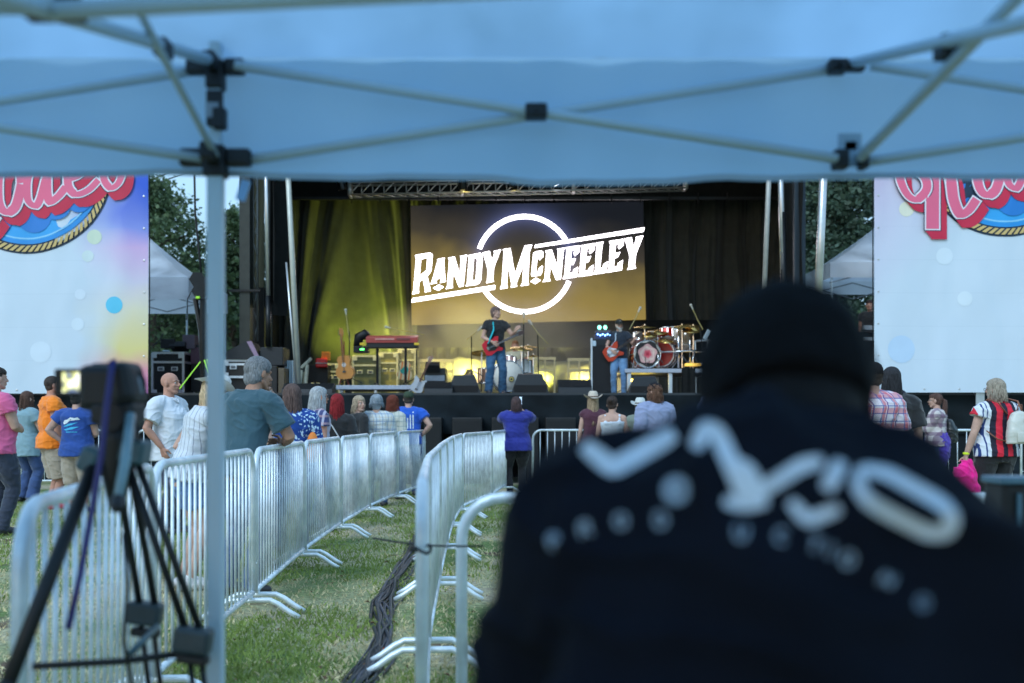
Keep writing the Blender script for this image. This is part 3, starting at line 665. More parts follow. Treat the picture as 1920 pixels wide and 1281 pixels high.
for x0 in (XL-3.02, XL-1.51, XL, XM):
    x1 = x0+1.511
    for yy in (Yf, Yf-3.02):
        bar((x0+.05, yy-.012, ZU), (x1-.03, yy-.012, ZL)); bar((x0+.05, yy+.012, ZL), (x1-.03, yy+.012, ZU)); joint(((x0+x1)/2+.01, yy-.012, (ZU+ZL)/2), (.052, .044, .034))
for x in (XM, XL-1.51):
    joint((x-.02, Yf, ZL), (.035, .04, .045)); joint((x+.035, Yf, ZL), (.02, .04, .045)); joint((x-.028, Yf, ZU), (.045, .045, .03)); joint((x+.0, Yf-.03, ZU-.01), (.055, .03, .022))
q = MB(); q.box((XM+.01, Yf+.02, WZ(262, Yf)), (.055, .006, .04)); q.box((XM+.012, Yf+.02, WZ(285, Yf)), (.028, .006, .06)); q.build('truss_clip', mat('clear_plastic', (.30, .42, .52), .3), T)
# trusses running back to the ridge (right) and along the side (left)
for x in (XM,): 
    bar((x+.02, Yf-.03, ZL), (x+.02, Yf-1.5, 2.008)); bar((x+.0, Yf-.03, ZU), (x+.0, Yf-1.5, 1.68)); joint((x+.01, 1.865, 1.945), (.035, .05, .04)); bar((x, Yf-1.5, 1.68), (x, Yf-3.0, ZU)); bar((x+.02, Yf-1.5, 2.008), (x+.02, Yf-3.0, ZL))
bar((XL-.0, Yf-.05, ZU), (XL-.0, Yf-1.5, 1.70), .0135); bar((XL+.012, Yf-.04, ZL), (XL+.012, Yf-1.5, 2.30), .0085); joint((XL+.0, 2.02, 2.0), (.03, .05, .035)); joint((XL+.0, 1.53, 1.885), (.09, .06, .036)); joint((XL-.06, 1.52, 1.895), (.05, .05, .03))
bar((XL-1.5, 1.55, 1.90), (XL+.02, 1.50, 1.872), .014); bar((XL+.02, 1.50, 1.865), (XM+.2, 1.46, 1.93), .014)
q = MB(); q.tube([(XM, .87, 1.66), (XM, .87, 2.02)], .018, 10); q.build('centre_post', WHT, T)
# fabric: sloping roof with ripples and a hanging valance
xa, xb, ya, yb, zr = XL-3.08, XR+.06, Yf-3.08, Yf+.035, 3.0; ym = (ya+yb)/2; ze = 2.125
def roof(x, y):
    d = min(x-xa, xb-x, y-ya, yb-y); h_ = ze+(zr-ze)*min(1, max(0, d)/1.55); sag = -.05*sin(pi*min(1, d/1.55))
    return h_+sag+(.018*noise.noise((x*2.2, y*1.1, 0))+.012*noise.noise((x*6+y*2, y*1.5, 3)))*min(1, d*4)
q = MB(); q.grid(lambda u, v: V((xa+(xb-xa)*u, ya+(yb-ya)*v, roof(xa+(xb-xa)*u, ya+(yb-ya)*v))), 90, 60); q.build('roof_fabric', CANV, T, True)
def val(x): return .298+.008*sin(x*2.1+1)+.008*noise.noise((x*3, 0, 0))+.005*noise.noise((x*9, 0, 0))
q = MB(); Z0 = ze+.004
def vfn(u, v):
    x = xa+(xb-xa)*u; return V((x, yb+.006+.010*sin(x*5.2+v)*v+.022*noise.noise((x*1.6, v, 0))*v+.010*noise.noise((x*7, v*1.2, 4)), Z0-val(x)*v))
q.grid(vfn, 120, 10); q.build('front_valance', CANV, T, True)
q = MB()
def hem(u, v):
    p = vfn(u, 1); return p+V((0, -.004, .014-.014*v))
q.grid(hem, 120, 1); q.build('valance_hem', canopy_mat('hem_fabric', (.42, .52, .60), .3), T)
for sx, nm in ((xa, 'side_valance'), (xb, 'side_valance')):
    q = MB(); q.grid(lambda u, v: V((sx, ya+(yb-ya)*u, Z0-.30*v)), 30, 4); q.build(nm, CANV, T, True)
q = MB(); q.grid(lambda u, v: V((xa+(xb-xa)*u, ya-.005, Z0-.30*v)), 30, 4); q.build('rear_valance', CANV, T, True)
q = MB(); q.box((XL+.06, Yf+.02, 1.80), (.022, .006, .05), Matrix.Rotation(.3, 3, 'Y')); q.build('tie_flap', CANV, T)
# ------------------------------------------------------------------ stage
DZ = 1.75; YF = 19.6
T = thing('stage', 'black mobile concert stage with roof, drapes and skirt behind the crowd', 'stage', (0, 23, 0))
q = MB(); q.bb((-12.5, YF+.05, DZ-.16), (12.5, 28.2, DZ)); q.build('deck', mat('deck_ply', (.03, .032, .035), .55, var=.3, vs=3, bump=.1), T)
def skirt(x0, x1, yy, z0, z1, nm, m, amp=.05, fr=5., nu=300):
    q = MB()
    def fn(u, v):
        x = x0+(x1-x0)*u; z = z0+(z1-z0)*v
        sw = .16*noise.noise((x*.8, z*1.6, 1))+.10*noise.noise((x*1.7+z*2.4, z*1.2, 4)); return V((x, yy-.06-amp*(1-v*.75)*(sin(x*fr+2*noise.noise((x, 0, 3)))*.4+1.6*noise.noise((x*fr*.4, z*.5, 7)))-sw*(1-v), z))
    q.grid(fn, nu, 26); q.build(nm, m, T, True)
skirt(-12.5, 12.5, YF-.02, .95, DZ-.04, 'upper_skirt', SKIRT, .05, 3.)
skirt(-12.5, -1.6, YF+.35, 0.0, 1.2, 'lower_skirt', SKIRT); skirt(4.2, 12.5, YF+.1, 0.0, 1.2, 'lower_skirt', SKIRT)
q = MB(); q.bb((-12.5, YF+1.6, 0), (12.5, YF+1.7, DZ-.2)); q.build('under_stage_wall', BLK, T)
q = MB(); q.bb((-12.5, YF-.03, DZ-.055), (12.5, YF+.05, DZ+.005)); q.build('deck_edge', mat('deck_edge', (.05, .055, .06), .4, .5), T)
# back drape with gathered folds
def drape(nm, p0, p1, z0, z1, amp, fr, nu, m=DRAPE, seed=0, gath=0.):
    p0, p1 = V((*p0, 0)), V((*p1, 0)); d = (p1-p0); Lg = d.length; d.normalize(); n = V((-d.y, d.x, 0)); q = MB()
    def fn(u, v):
        s_ = Lg*u; z = z0+(z1-z0)*v
        sk = s_+gath*(1-v)*noise.noise((s_*.5, seed, 0))+.16*noise.noise((s_*.4, z*.22, seed+2))
        f = sin(sk*fr+1.5*noise.noise((s_*.6, z*.25, seed)))*.5+.8*noise.noise((sk*fr*.33, z*.22, seed+5))+.35*noise.noise((sk*fr*.8, z*.7, seed+9))
        return p0+d*s_+n*(amp*f)+V((0, 0, z))
    q.grid(fn, nu, 60); q.build(nm, m, T, True)
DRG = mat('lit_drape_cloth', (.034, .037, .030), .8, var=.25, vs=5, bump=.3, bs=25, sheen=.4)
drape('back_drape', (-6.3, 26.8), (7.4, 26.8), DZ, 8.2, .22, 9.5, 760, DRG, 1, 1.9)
drape('screen_skirt_cloth', (WX(782, 26.1), 26.1), (WX(1400, 26.1), 26.1), WZ(652, 26.1), WZ(600, 26.1), .04, 5, 120, DRAPE, 15)
drape('side_drape', (-4.85, 20.3), (-5.6, 23.2), 3.65, 8.4, .07, 9, 60, DRAPE, 3)
drape('side_drape', (-5.6, 23.2), (-6.3, 26.8), DZ, 8.4, .09, 8, 80, DRAPE, 4)
drape('side_drape', (5.92, 20.3), (7.3, 26.8), DZ, 8.4, .08, 8, 120, DRAPE, 5)
drape('tower_cloth', (WX(507, 20.6), 20.6), (WX(540, 20.9), 20.9), 3.4, 8.4, .04, 14, 30, DRAPE, 6)
drape('tower_cloth', (WX(1466, 20.9), 20.9), (WX(1490, 20.6), 20.6), DZ, 8.4, .04, 14, 30, DRAPE, 8)
q = MB(); q.bb((-6.6, 27.6, DZ), (7.7, 27.75, 8.6)); q.build('back_wall', DRAPE, T)
q = MB(); q.bb((-6.6, 19.9, 8.5), (7.7, 27.9, 8.75)); q.build('roof', BLKM, T)
q = MB(); q.bb((-6.3, 25.6, 6.95), (7.3, 25.68, 8.4)); q.build('screen_header_cloth', DRAPE, T)
def lathe_pole(px0, py0, px1, py1, Y, r, m, nm, lower=None, n=14):
    q = MB(); a, b_ = W(px0, py0, Y), W(px1, py1, Y); d = (a-b_).normalized(); q.tube([b_, a+d*1.6], r, n); q.build(nm, m, T, True)
def ladder(px0, px1, py_t, py_b, Y, m, nm, step=.35, vertical=True, r=.02):
    a, b_ = W(px0, py_t, Y), W(px1, py_b, Y); q = MB()
    if vertical:
        for x in (a.x, b_.x): q.tube([(x, Y, b_.z), (x, Y, a.z+1.5)], r, 6)
        z = b_.z; s_ = 0
        while z < a.z+1.3: q.tube([((a.x, b_.x)[s_], Y, z), ((b_.x, a.x)[s_], Y, z+step)], r*.6, 5); z += step; s_ = 1-s_
    return q
# towers of the left side
q = MB(); q.bb((WX(451, 20.6), 20.5, DZ), (WX(471, 20.6), 20.78, 8.6), .01); q.build('tower_post', mat('tower_paint', (.035, .04, .035), .4, .4, var=.2), T)
ladder(475, 483, 345, 640, 20.9, ALU, 'x').build('tower_truss', mat('dull_alu', (.30, .31, .30), .4, .7), T, True)
drape('tower_cloth', (WX(473, 21.3), 21.3), (WX(496, 21.3), 21.3), 4.0, 8.4, .03, 18, 30, mat('green_black_cloth', (.05, .055, .03), .8), 11)
q = MB(); q.bb((WX(474, 21.3), 21.25, 2.6), (WX(497, 21.3), 21.45, 4.05)); q.bb((WX(440, 21), 20.45, WZ(553, 21)), (WX(500, 21), 20.55, WZ(549, 21))); q.build('tower_crossbar', BLKM, T)
q = MB(); q.cyl(W(503, 650, 20.4), W(503, 555, 20.4), .055); q.build('leg_sleeve', BLKM, T, True)
q = MB(); q.cyl(W(503, 556, 20.4), W(497, 330, 20.4)+V((0, 0, 1.5)), .047); q.build('stage_leg', ALU, T, True)
lathe_pole(541, 345, 560, 724, 20.2, .055, mat('cream_painted_pole', (.55, .56, .50), .4, .2, var=.1), 'wind_brace')
lathe_pole(549, 640, 556, 724, 20.15, .02, ALU, 'wind_brace')
lathe_pole(1441, 345, 1431, 600, 20.2, .050, mat('grey_painted_pole', (.42, .42, .40), .45, .2, var=.1), 'wind_brace')
lathe_pole(1464, 345, 1469, 545, 20.4, .060, ALU, 'stage_leg'); lathe_pole(1469, 545, 1470, 640, 20.4, .065, BLKM, 'leg_sleeve')
q = MB(); q.bb((WX(1487, 20.6), 20.5, 0), (WX(1508, 20.6), 20.75, 8.6), .01); q.build('tower_post', mat('tower_paint_blue', (.03, .045, .06), .4, .4), T)
lathe_pole(1543, 345, 1530, 660, 19.0, .075, ALU, 'outrigger_leg')
q = MB(); q.bb((-12.5, YF+.1, 3.4), (-8.2, YF+.2, 3.5)); q.bb((7.0, YF+.2, WZ(620, 20)), (8.2, YF+.3, WZ(612, 20))); q.bb((7.0, YF+.2, WZ(640, 20)), (8.2, YF+.3, WZ(634, 20))); q.build('side_rail', ALU, T)
q = MB(); q.bb((6.3, 20.9, DZ), (9.8, 23, WZ(628, 21.5))); q.build('dark_side_wing', BLKM, T)
# lighting truss over the stage
q = MB(); a, b_ = W(657, 368, 24.2), W(1285, 355, 24.2)
d = b_-a
for k in (0, 1):
    for y in (-.16, .16): q.tube([a+V((0, y, .29*k)), b_+V((0, y, .29*k))], .024, 6)
for i in range(31):
    t = i/30; p = a+d*t
    if i % 10 == 0: q.box(p+V((0, 0, .145)), (.07, .36, .34))
    q.tube([p, p+V((0, 0, .29))], .012, 5); q.tube([p+V((0, -.16, 0)), a+d*min(1, t+1/30)+V((0, -.16, .29))], .012, 5); q.tube([p+V((0, -.16, 0)), a+d*min(1, t+1/30)+V((0, .16, 0))], .012, 5)
q.build('lighting_truss', mat('truss_alu', (.5, .5, .48), .4, .6, emis=None), T, True)
q = MB(); q.bb((-6.3, 24.9, WZ(372, 25)-.05), (7.2, 25.0, WZ(372, 25)+.02))
for i in range(14): q.tube([(-4+i*.72, 24.8, WZ(385, 25)), (-4+i*.72, 24.8, WZ(365, 25))], .015, 4)
q.build('cable_bar', BLK, T)
# spotlights: can, lens and lamp
def spot(px, py, Y, tgt, col, e, size, lens_col, lab, r=.10, blend=.6, vis=4., cat='stage light'):
    p = W(px, py, Y); D = (V(tgt)-p).normalized(); rot = D.to_track_quat('Z', 'Y').to_matrix()
    T2 = thing('stage_light', lab, cat, p, 0, 'stage lights'); q = MB(); q.lathe([(0, -.22), (r*.7, -.22), (r, -.1), (r*1.05, .05), (r*1.05, .06), (r*.95, .06), (r*.95, 0), (0, 0)], p, rot, 18); q.build('lamp_housing', BLKM, T2, True)
    q = MB(); q.lathe([(0, .02), (r*.92, .02), (r*.92, .025), (0, .03)], p, rot, 18); q.build('lens', mat('lens_%d' % len(bpy.data.materials), lens_col, .2, emis=lens_col, es=vis), T2)
    q = MB(); q.tube([p+rot @ V((r*1.2, 0, 0)), p+rot @ V((r*1.2, 0, -.2)), p+rot @ V((-r*1.2, 0, -.2)), p+rot @ V((-r*1.2, 0, 0))], .012, 5); q.build('yoke', BLKM, T2)
    l = bpy.data.lights.new('lamp', 'SPOT'); l.energy = e*.6; l.color = col; l.spot_size = R(size); l.spot_blend = blend; l.shadow_soft_size = .08
    o = bpy.data.objects.new('lamp', l); C.objects.link(o); o.parent = T2; o.location = D*.09; o.rotation_mode = 'QUATERNION'; o.rotation_quaternion = D.to_track_quat('-Z', 'Y'); return T2
YG = (.88, 1., .10); WY = (1., .72, .25)
spot(641, 351, 23.6, (-3.2, 24.6, 2.0), (1., .80, .28), 1900, 50, (1, .55, .05), 'warm yellow stage light left of the roof truss', vis=9)
spot(868, 350, 23.9, (-.9, 25.6, 2.3), (1., .86, .26), 2200, 40, (1, .75, .2), 'yellow stage light above the left end of the screen', vis=5)
spot(962, 345, 23.9, (1.3, 25.4, 2.1), (1., .85, .3), 520, 26, (1, .75, .2), 'yellow stage light above the middle of the screen', r=.08, vis=4)
spot(1042, 344, 23.9, (3.4, 23.5, 2.2), (1., .80, .40), 420, 30, (.8, .88, 1), 'white stage light above the screen, right of centre', vis=4)
spot(715, 722, 25.75, (-3.7, 26.9, 4.3), YG, 520, 95, (1, 1, .3), 'floor light behind the keyboard washing the drape', r=.08, blend=1)
spot(612, 722, 25.75, (-4.3, 26.9, 4.4), YG, 270, 90, (1, 1, .3), 'floor light behind the red drum washing the drape', r=.08, blend=1)
spot(880, 700, 25.4, (-1.3, 26.9, 2.9), (1., .90, .2), 420, 110, (1, 1, .4), 'floor light behind the singer glaring yellow', r=.10, blend=1, vis=25)
spot(1020, 722, 25.4, (.6, 26.9, 2.9), (.95, .95, .15), 300, 100, (1, 1, .3), 'floor light right of the centre drum kit', r=.08, blend=1)
spot(1100, 722, 25.2, (2.0, 26.9, 2.4), (1., .85, .2), 350, 90, (1, 1, .3), 'floor light behind the bass amplifier', r=.08, blend=1)

# ------------------------------------------------------------------ the screen, its lettering lit
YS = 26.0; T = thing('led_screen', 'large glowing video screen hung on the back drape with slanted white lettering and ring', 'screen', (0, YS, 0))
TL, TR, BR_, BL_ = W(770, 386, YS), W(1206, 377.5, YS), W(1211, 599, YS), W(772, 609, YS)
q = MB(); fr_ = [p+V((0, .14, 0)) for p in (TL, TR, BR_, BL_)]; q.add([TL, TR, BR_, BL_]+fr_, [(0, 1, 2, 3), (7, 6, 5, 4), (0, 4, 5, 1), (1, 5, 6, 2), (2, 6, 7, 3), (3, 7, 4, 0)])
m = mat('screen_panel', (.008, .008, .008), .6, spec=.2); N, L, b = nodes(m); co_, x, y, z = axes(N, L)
cr = N.new('ShaderNodeValToRGB'); el = cr.color_ramp.elements; el[0].position = 0; el[0].color = (.44, .31, .07, 1); el[1].position = 1; el[1].color = (.010, .012, .018, 1)  # glow of the yellow lit haze painted into the panel's emission, fading upward
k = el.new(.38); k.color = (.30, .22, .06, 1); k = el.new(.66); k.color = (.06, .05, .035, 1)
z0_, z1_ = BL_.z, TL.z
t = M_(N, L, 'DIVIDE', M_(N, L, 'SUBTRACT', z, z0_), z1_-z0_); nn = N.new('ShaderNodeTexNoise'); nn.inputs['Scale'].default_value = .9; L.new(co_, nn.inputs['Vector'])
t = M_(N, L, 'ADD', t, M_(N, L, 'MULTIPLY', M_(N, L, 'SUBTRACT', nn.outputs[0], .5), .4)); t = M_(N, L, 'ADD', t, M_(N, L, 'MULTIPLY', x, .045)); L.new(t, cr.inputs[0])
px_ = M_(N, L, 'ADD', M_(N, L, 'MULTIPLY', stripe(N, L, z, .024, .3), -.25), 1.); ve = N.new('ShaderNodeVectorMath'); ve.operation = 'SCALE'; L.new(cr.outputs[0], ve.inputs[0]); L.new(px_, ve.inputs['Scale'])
# bloom around the ring painted into the panel's emission as a faint halo
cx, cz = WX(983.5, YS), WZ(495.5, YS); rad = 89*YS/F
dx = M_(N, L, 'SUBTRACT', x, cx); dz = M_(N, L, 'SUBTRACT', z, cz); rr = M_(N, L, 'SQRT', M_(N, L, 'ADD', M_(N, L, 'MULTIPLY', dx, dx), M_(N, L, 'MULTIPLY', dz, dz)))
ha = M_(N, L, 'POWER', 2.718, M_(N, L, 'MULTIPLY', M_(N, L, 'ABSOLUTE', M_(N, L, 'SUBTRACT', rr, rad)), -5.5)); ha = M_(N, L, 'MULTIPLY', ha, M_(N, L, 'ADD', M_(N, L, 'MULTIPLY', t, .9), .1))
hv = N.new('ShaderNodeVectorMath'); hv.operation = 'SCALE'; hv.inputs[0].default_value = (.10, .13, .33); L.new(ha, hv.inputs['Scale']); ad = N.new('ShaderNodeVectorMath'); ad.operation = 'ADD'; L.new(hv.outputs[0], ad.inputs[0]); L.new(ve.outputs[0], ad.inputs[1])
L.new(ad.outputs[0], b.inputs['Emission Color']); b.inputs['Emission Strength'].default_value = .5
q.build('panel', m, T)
LIT = mat('lit_letter', (.9, .9, .9), .5, emis=(1., .93, 1.), es=3.2); LIT2 = mat('lit_edge', (.6, .1, .3), .5, emis=(.9, .25, .5), es=1.)
def c1(x, y): return 765+x/9.15, 440+y/9.15
def c2(x, y): return 920+x/9.856, 430+y/9.856
def c3(x, y): return 1040+x/9.15, 410+y/9.15
def c6(x, y): return 760+x/4, 360+y/4
def scr(u, v, d): return W(u, v, YS)+V((0, -.004-d, 0))
def letter(nm, cf, outer, holes=()):
    o = [cf(*p) for p in outer]; hs = [[cf(*p) for p in h] for h in holes]
    q = MB(); q.prism(o, hs, scr, .006); q.build(nm, LIT, T)
    c = (sum(p[0] for p in o)/len(o), sum(p[1] for p in o)/len(o))
letter('letter_r', c1, [(122,355),(380,312),(415,335),(420,370),(400,610),(375,660),(330,715),(390,970),(290,990),(298,960),(255,760),(190,820),(180,960),(192,1000),(75,1025),(95,960),(140,400)], [[(222,425),(325,400),(332,420),(320,610),(200,712)]])
letter('letter_a', c1, [(500,425),(630,400),(618,450),(625,600),(640,780),(655,802),(550,828),(563,790),(560,748),(500,762),(485,800),(495,832),(388,850),(405,820),(440,710),(510,450)], [[(548,575),(550,650),(515,665)]])
letter('diamond', c1, [(430,920),(530,858),(612,900),(520,960)])
letter('letter_n', c1, [(690,400),(798,382),(893,690),(908,400),(895,372),(1018,348),(1000,395),(950,888),(875,897),(775,640),(760,880),(770,912),(650,935),(675,885),(708,440)])
letter('letter_d', c1, [(1033,360),(1240,315),(1275,345),(1278,420),(1250,780),(1215,840),(1170,860),(985,885),(1015,840),(1045,400)], [[(1128,410),(1180,395),(1190,440),(1165,760),(1150,785),(1100,790)]])
letter('letter_y', c1, [(1275,315),(1400,285),(1412,330),(1437,470),(1480,330),(1475,285),(1597,260),(1575,300),(1475,560),(1455,770),(1475,805),(1340,832),(1360,790),(1370,600),(1300,350)])
letter('underline', c1, [(62,1165),(75,1095),(1495,868),(1490,940)])
letter('letter_m', c2, [(228,372),(362,352),(448,838),(632,305),(768,288),(745,350),(718,420),(690,960),(705,1025),(555,1050),(585,1000),(612,640),(470,1010),(488,1055),(375,1080),(385,1010),(318,640),(298,1020),(315,1085),(175,1105),(205,1030),(245,420)])
letter('letter_c', c2, [(790,440),(850,410),(945,400),(972,430),(968,510),(905,572),(880,530),(885,490),(862,485),(838,785),(880,780),(890,730),(950,672),(962,700),(945,810),(910,855),(765,872),(750,840)])
letter('diamond', c2, [(735,965),(830,900),(925,943),(825,1010)])
letter('letter_n', c2, [(1010,400),(1125,378),(1230,690),(1245,420),(1230,365),(1370,345),(1345,400),(1295,925),(1210,937),(1100,650),(1085,900),(1103,955),(962,975),(1000,910),(1030,450)])
letter('letter_e', c3, [(185,500),(420,462),(415,580),(345,645),(330,600),(340,545),(292,545),(275,697),(360,685),(320,790),(268,795),(252,940),(310,930),(325,880),(400,828),(385,1000),(138,1038),(170,960),(205,540)])
letter('letter_e', c3, [(445,465),(685,425),(680,540),(605,605),(590,570),(605,515),(555,520),(540,660),(622,645),(580,745),(525,755),(512,900),(575,890),(590,850),(665,795),(645,965),(400,1000),(430,930),(460,510)])
letter('letter_l', c3, [(705,420),(838,398),(815,460),(778,855),(820,848),(835,790),(908,738),(885,925),(660,960),(695,890),(718,490)])
letter('letter_e', c3, [(935,390),(1182,350),(1178,460),(1105,525),(1088,490),(1095,430),(1050,438),(1035,600),(1125,572),(1085,660),(1025,685),(1012,828),(1075,818),(1090,765),(1168,712),(1150,885),(898,925),(930,850),(955,440)])
letter('letter_y', c3, [(1190,345),(1318,325),(1352,490),(1400,350),(1390,320),(1520,293),(1500,340),(1395,600),(1372,800),(1395,850),(1245,880),(1270,830),(1285,640),(1225,420)])
letter('overline', c6, [(975,398),(1793,267),(1786,298),(968,420)])
for a0, a1 in ((29, 161), (211, 339)):
    q = MB(); n = 40; vs = []
    o = [(983.5+93.5*cos(R(a0+(a1-a0)*i/n)), 495.5-93.5*sin(R(a0+(a1-a0)*i/n))) for i in range(n+1)]+[(983.5+85*cos(R(a1-(a1-a0)*i/n)), 495.5-85*sin(R(a1-(a1-a0)*i/n))) for i in range(n+1)]
    q.prism(o, [], scr, .005); q.build('ring_arc', LIT, T)
TX_ = T

# ------------------------------------------------------------------ the two printed banners
_mp = {}
def mat_p(nm, c):
    if (nm, c) not in _mp: _mp[(nm, c)] = mat('%s_print' % nm, c, .55, var=.05, vs=1.5)
    return _mp[(nm, c)]
def banner(cxp, cyp, x0p, x1p, ybot, right, lab):
    Y = 19.3; s = Y/F; z0 = WZ(ybot, Y); xa, xb = x0p*s-960*s, x1p*s-960*s; T = thing('banner', lab, 'banner', ((xa+xb)/2, Y, z0), 0, 'printed banners beside the stage')
    def bow(x, z): return .05*sin((x-xa)/(xb-xa)*pi)*.6+.040*noise.noise((x*1.3, z*.35, 1))+.014*noise.noise((x*3.5, z*1.2, 4))
    H_ = 5.6; q = MB()
    def front(x, z, d=0): return V((x, Y+bow(x, z)-d, z))
    q.grid(lambda u, v: front(xa+(xb-xa)*u, z0+H_*v), 70, 70)
    m = mat('banner_print', (.6, .7, .8), .55, bump=.7, bs=2.2); N, L, b = nodes(m); co_, x, y, z = axes(N, L)
    # object space: origin at the bottom middle of the banner
    hw = (xb-xa)/2; u = M_(N, L, 'DIVIDE', x, hw); v = M_(N, L, 'DIVIDE', z, 4.0)
    n1 = N.new('ShaderNodeTexNoise'); n1.inputs['Scale'].default_value = .75; n1.inputs['Detail'].default_value = 2; L.new(co_, n1.inputs['Vector'])
    nv = M_(N, L, 'MULTIPLY', M_(N, L, 'SUBTRACT', n1.outputs[0], .5), .55)
    base = (.60, .70, .81); col = MIX(N, L, M_(N, L, 'GREATER_THAN', M_(N, L, 'FRACT', M_(N, L, 'MULTIPLY', z, 1.55)), .985), base, (.55, .65, .76))
    def cl(a): n = N.new('ShaderNodeClamp'); L.new(a, n.inputs[0]); return n.outputs[0]
    if not right:
        e = M_(N, L, 'ADD', u, nv)                       # colour grows toward the inner edge
        f = cl(M_(N, L, 'MULTIPLY', M_(N, L, 'SUBTRACT', e, .48), 2.6))
        cr = N.new('ShaderNodeValToRGB'); E_ = cr.color_ramp.elements; E_[0].position = 0; E_[0].color = (.50, .16, .42, 1); E_[1].position = 1; E_[1].color = (.02, .10, .62, 1)
        for p, c in ((.13, (.72, .28, .36)), (.24, (.72, .62, .25)), (.40, (.70, .66, .50)), (.52, (.62, .58, .72)), (.70, (.62, .42, .70)), (.82, (.22, .28, .72))): k = E_.new(p); k.color = (*c, 1)
        L.new(M_(N, L, 'ADD', v, M_(N, L, 'MULTIPLY', nv, .35)), cr.inputs[0]); col = MIX(N, L, f, col, cr.outputs[0])
    else:
        f = cl(M_(N, L, 'MULTIPLY', M_(N, L, 'SUBTRACT', M_(N, L, 'SUBTRACT', M_(N, L, 'MULTIPLY', v, .9), M_(N, L, 'MULTIPLY', u, .6)), .95), 1.5)); col = MIX(N, L, f, col, (.58, .48, .68))
        f = cl(M_(N, L, 'MULTIPLY', nv, 2.)); col = MIX(N, L, f, col, (.70, .80, .88))
    L.new(col, b.inputs['Base Color']); q.build('sheet', m, T, True)
    # printed spots of light
    for (px, py, r, c) in (SPL if not right else SPR):
        q = MB(); n = 20; P0 = [(px*s-960*s+r*s*cos(2*pi*i/n), WZ(py, Y)+r*s*sin(2*pi*i/n)) for i in range(n)]
        q.v = [front(p[0], p[1], .004) for p in P0]+[front(px*s-960*s, WZ(py, Y), .004)]; q.f = [(i, (i+1) % n, n) for i in range(n)]; q.build('printed_spot', mat_p('spot', c), T)
    for i in range(9):                                   # eyelets
        q = MB(); q.ell(front(xb-.08 if not right else xa+.08, z0+.1+i*.62, .004), (.022, .008, .022), None, 8, 5); q.build('eyelet', ALU, T)
    for i in range(8): q = MB(); q.ell(front(xa+.3+i*(xb-xa-.5)/7.5, z0+.07, .004), (.022, .008, .022), None, 8, 5); q.build('eyelet', ALU, T)
    # rope ring logo with script lettering
    lay = [0]
    def flatp(pts, m, nm):
        lay[0] += 1; d = .004+.0028*lay[0]; q = MB(); q.v = [front(*p, d) for p in pts[0]]; q.f = pts[1]; return q.build(nm, m, T, fix=False)
    def P(a, b_): return ((cxp+a-960)*s, WZ(cyp+b_, Y))
    def disc(r0, r1, a0=0, a1=360, n=72, cx=0, cy=0):
        vs = []; fs = []
        for i in range(n+1):
            a = R(a0+(a1-a0)*i/n); vs += [P(cx+r0*cos(a), cy+r0*sin(a)), P(cx+r1*cos(a), cy+r1*sin(a))]
        for i in range(n): fs.append((2*i, 2*i+1, 2*i+3, 2*i+2))
        return vs, fs
    mk = mat_p
    NAVY = (.012, .035, .075)
    flatp(disc(0, 161), mk('navy', NAVY), 'logo_ring'); flatp(disc(0, 143), mk('sky_blue', (.03, .36, .80)), 'logo_disc')
    flatp(disc(131, 134), mk('pale_blue', (.25, .60, .88)), 'logo_ring_line'); flatp(disc(136, 143), mk('mid_blue', (.02, .28, .72)), 'logo_ring_edge')
    for i, (a, b_, r) in enumerate(((-58, 100, 30), (14, 88, 34), (56, 70, 28), (98, 62, 22), (-100, 60, 26))): flatp(disc(0, r, n=24, cx=a, cy=b_), mk('deep_blue', (.015, .20, .62)), 'logo_shadow')
    vs = []; fs = []
    for i in range(84):
        a = 2*pi*i/84; da = .024; sk = .035
        for (rr, aa) in ((146, -da-sk), (157.5, -da+sk), (157.5, da+sk), (146, da-sk)): vs.append(P(rr*cos(a+aa), rr*sin(a+aa)))
        k = len(vs); fs.append((k-4, k-3, k-2, k-1))
    flatp((vs, fs), mk('rope_tan', (.62, .45, .18)), 'rope')
    ST = [([(-138, -70), (-138, 148)], 27), ([(-150, -70), (-100, -82), (-62, -62), (-58, -20), (-84, 6), (-118, 14)], 20), ([(-168, 34), (-152, 52), (-150, 74), (-168, 92), (-186, 82), (-199, 50), (-196, 5), (-180, -40), (-138, -78)], 18),
          ([(-118, 14), (-104, 52), (-98, 92), (-86, 118), (-70, 112), (-54, 90)], 22), ([(-8, 30), (-20, 74), (-40, 82), (-52, 58), (-50, 10), (-30, -8), (-12, 4), (-8, 30)], 20),
          ([(38, 20), (22, 68), (4, 62), (2, 26), (14, -2), (34, 0)], 17), ([(44, -112), (40, 20), (44, 62), (60, 56), (76, 36)], 19), ([(78, 22), (98, 14), (108, -12), (94, -24), (80, -2), (80, 34), (94, 50), (116, 42), (136, 22)], 17), ([(166, -20), (148, -6), (146, 22), (160, 38), (176, 26), (180, -2), (166, -20)], 16)]
    def smooth(pts, k=6):
        out = []
        for i in range(len(pts)-1):
            p0, p1, p2, p3 = [V((*pts[max(0, min(len(pts)-1, j))], 0)) for j in (i-1, i, i+1, i+2)]
            for j in range(k):
                t = j/k; out.append(.5*((2*p1)+(p2-p0)*t+(2*p0-5*p1+4*p2-p3)*t*t+(3*p1-p0-3*p2+p3)*t*t*t))
        out.append(V((*pts[-1], 0))); return out
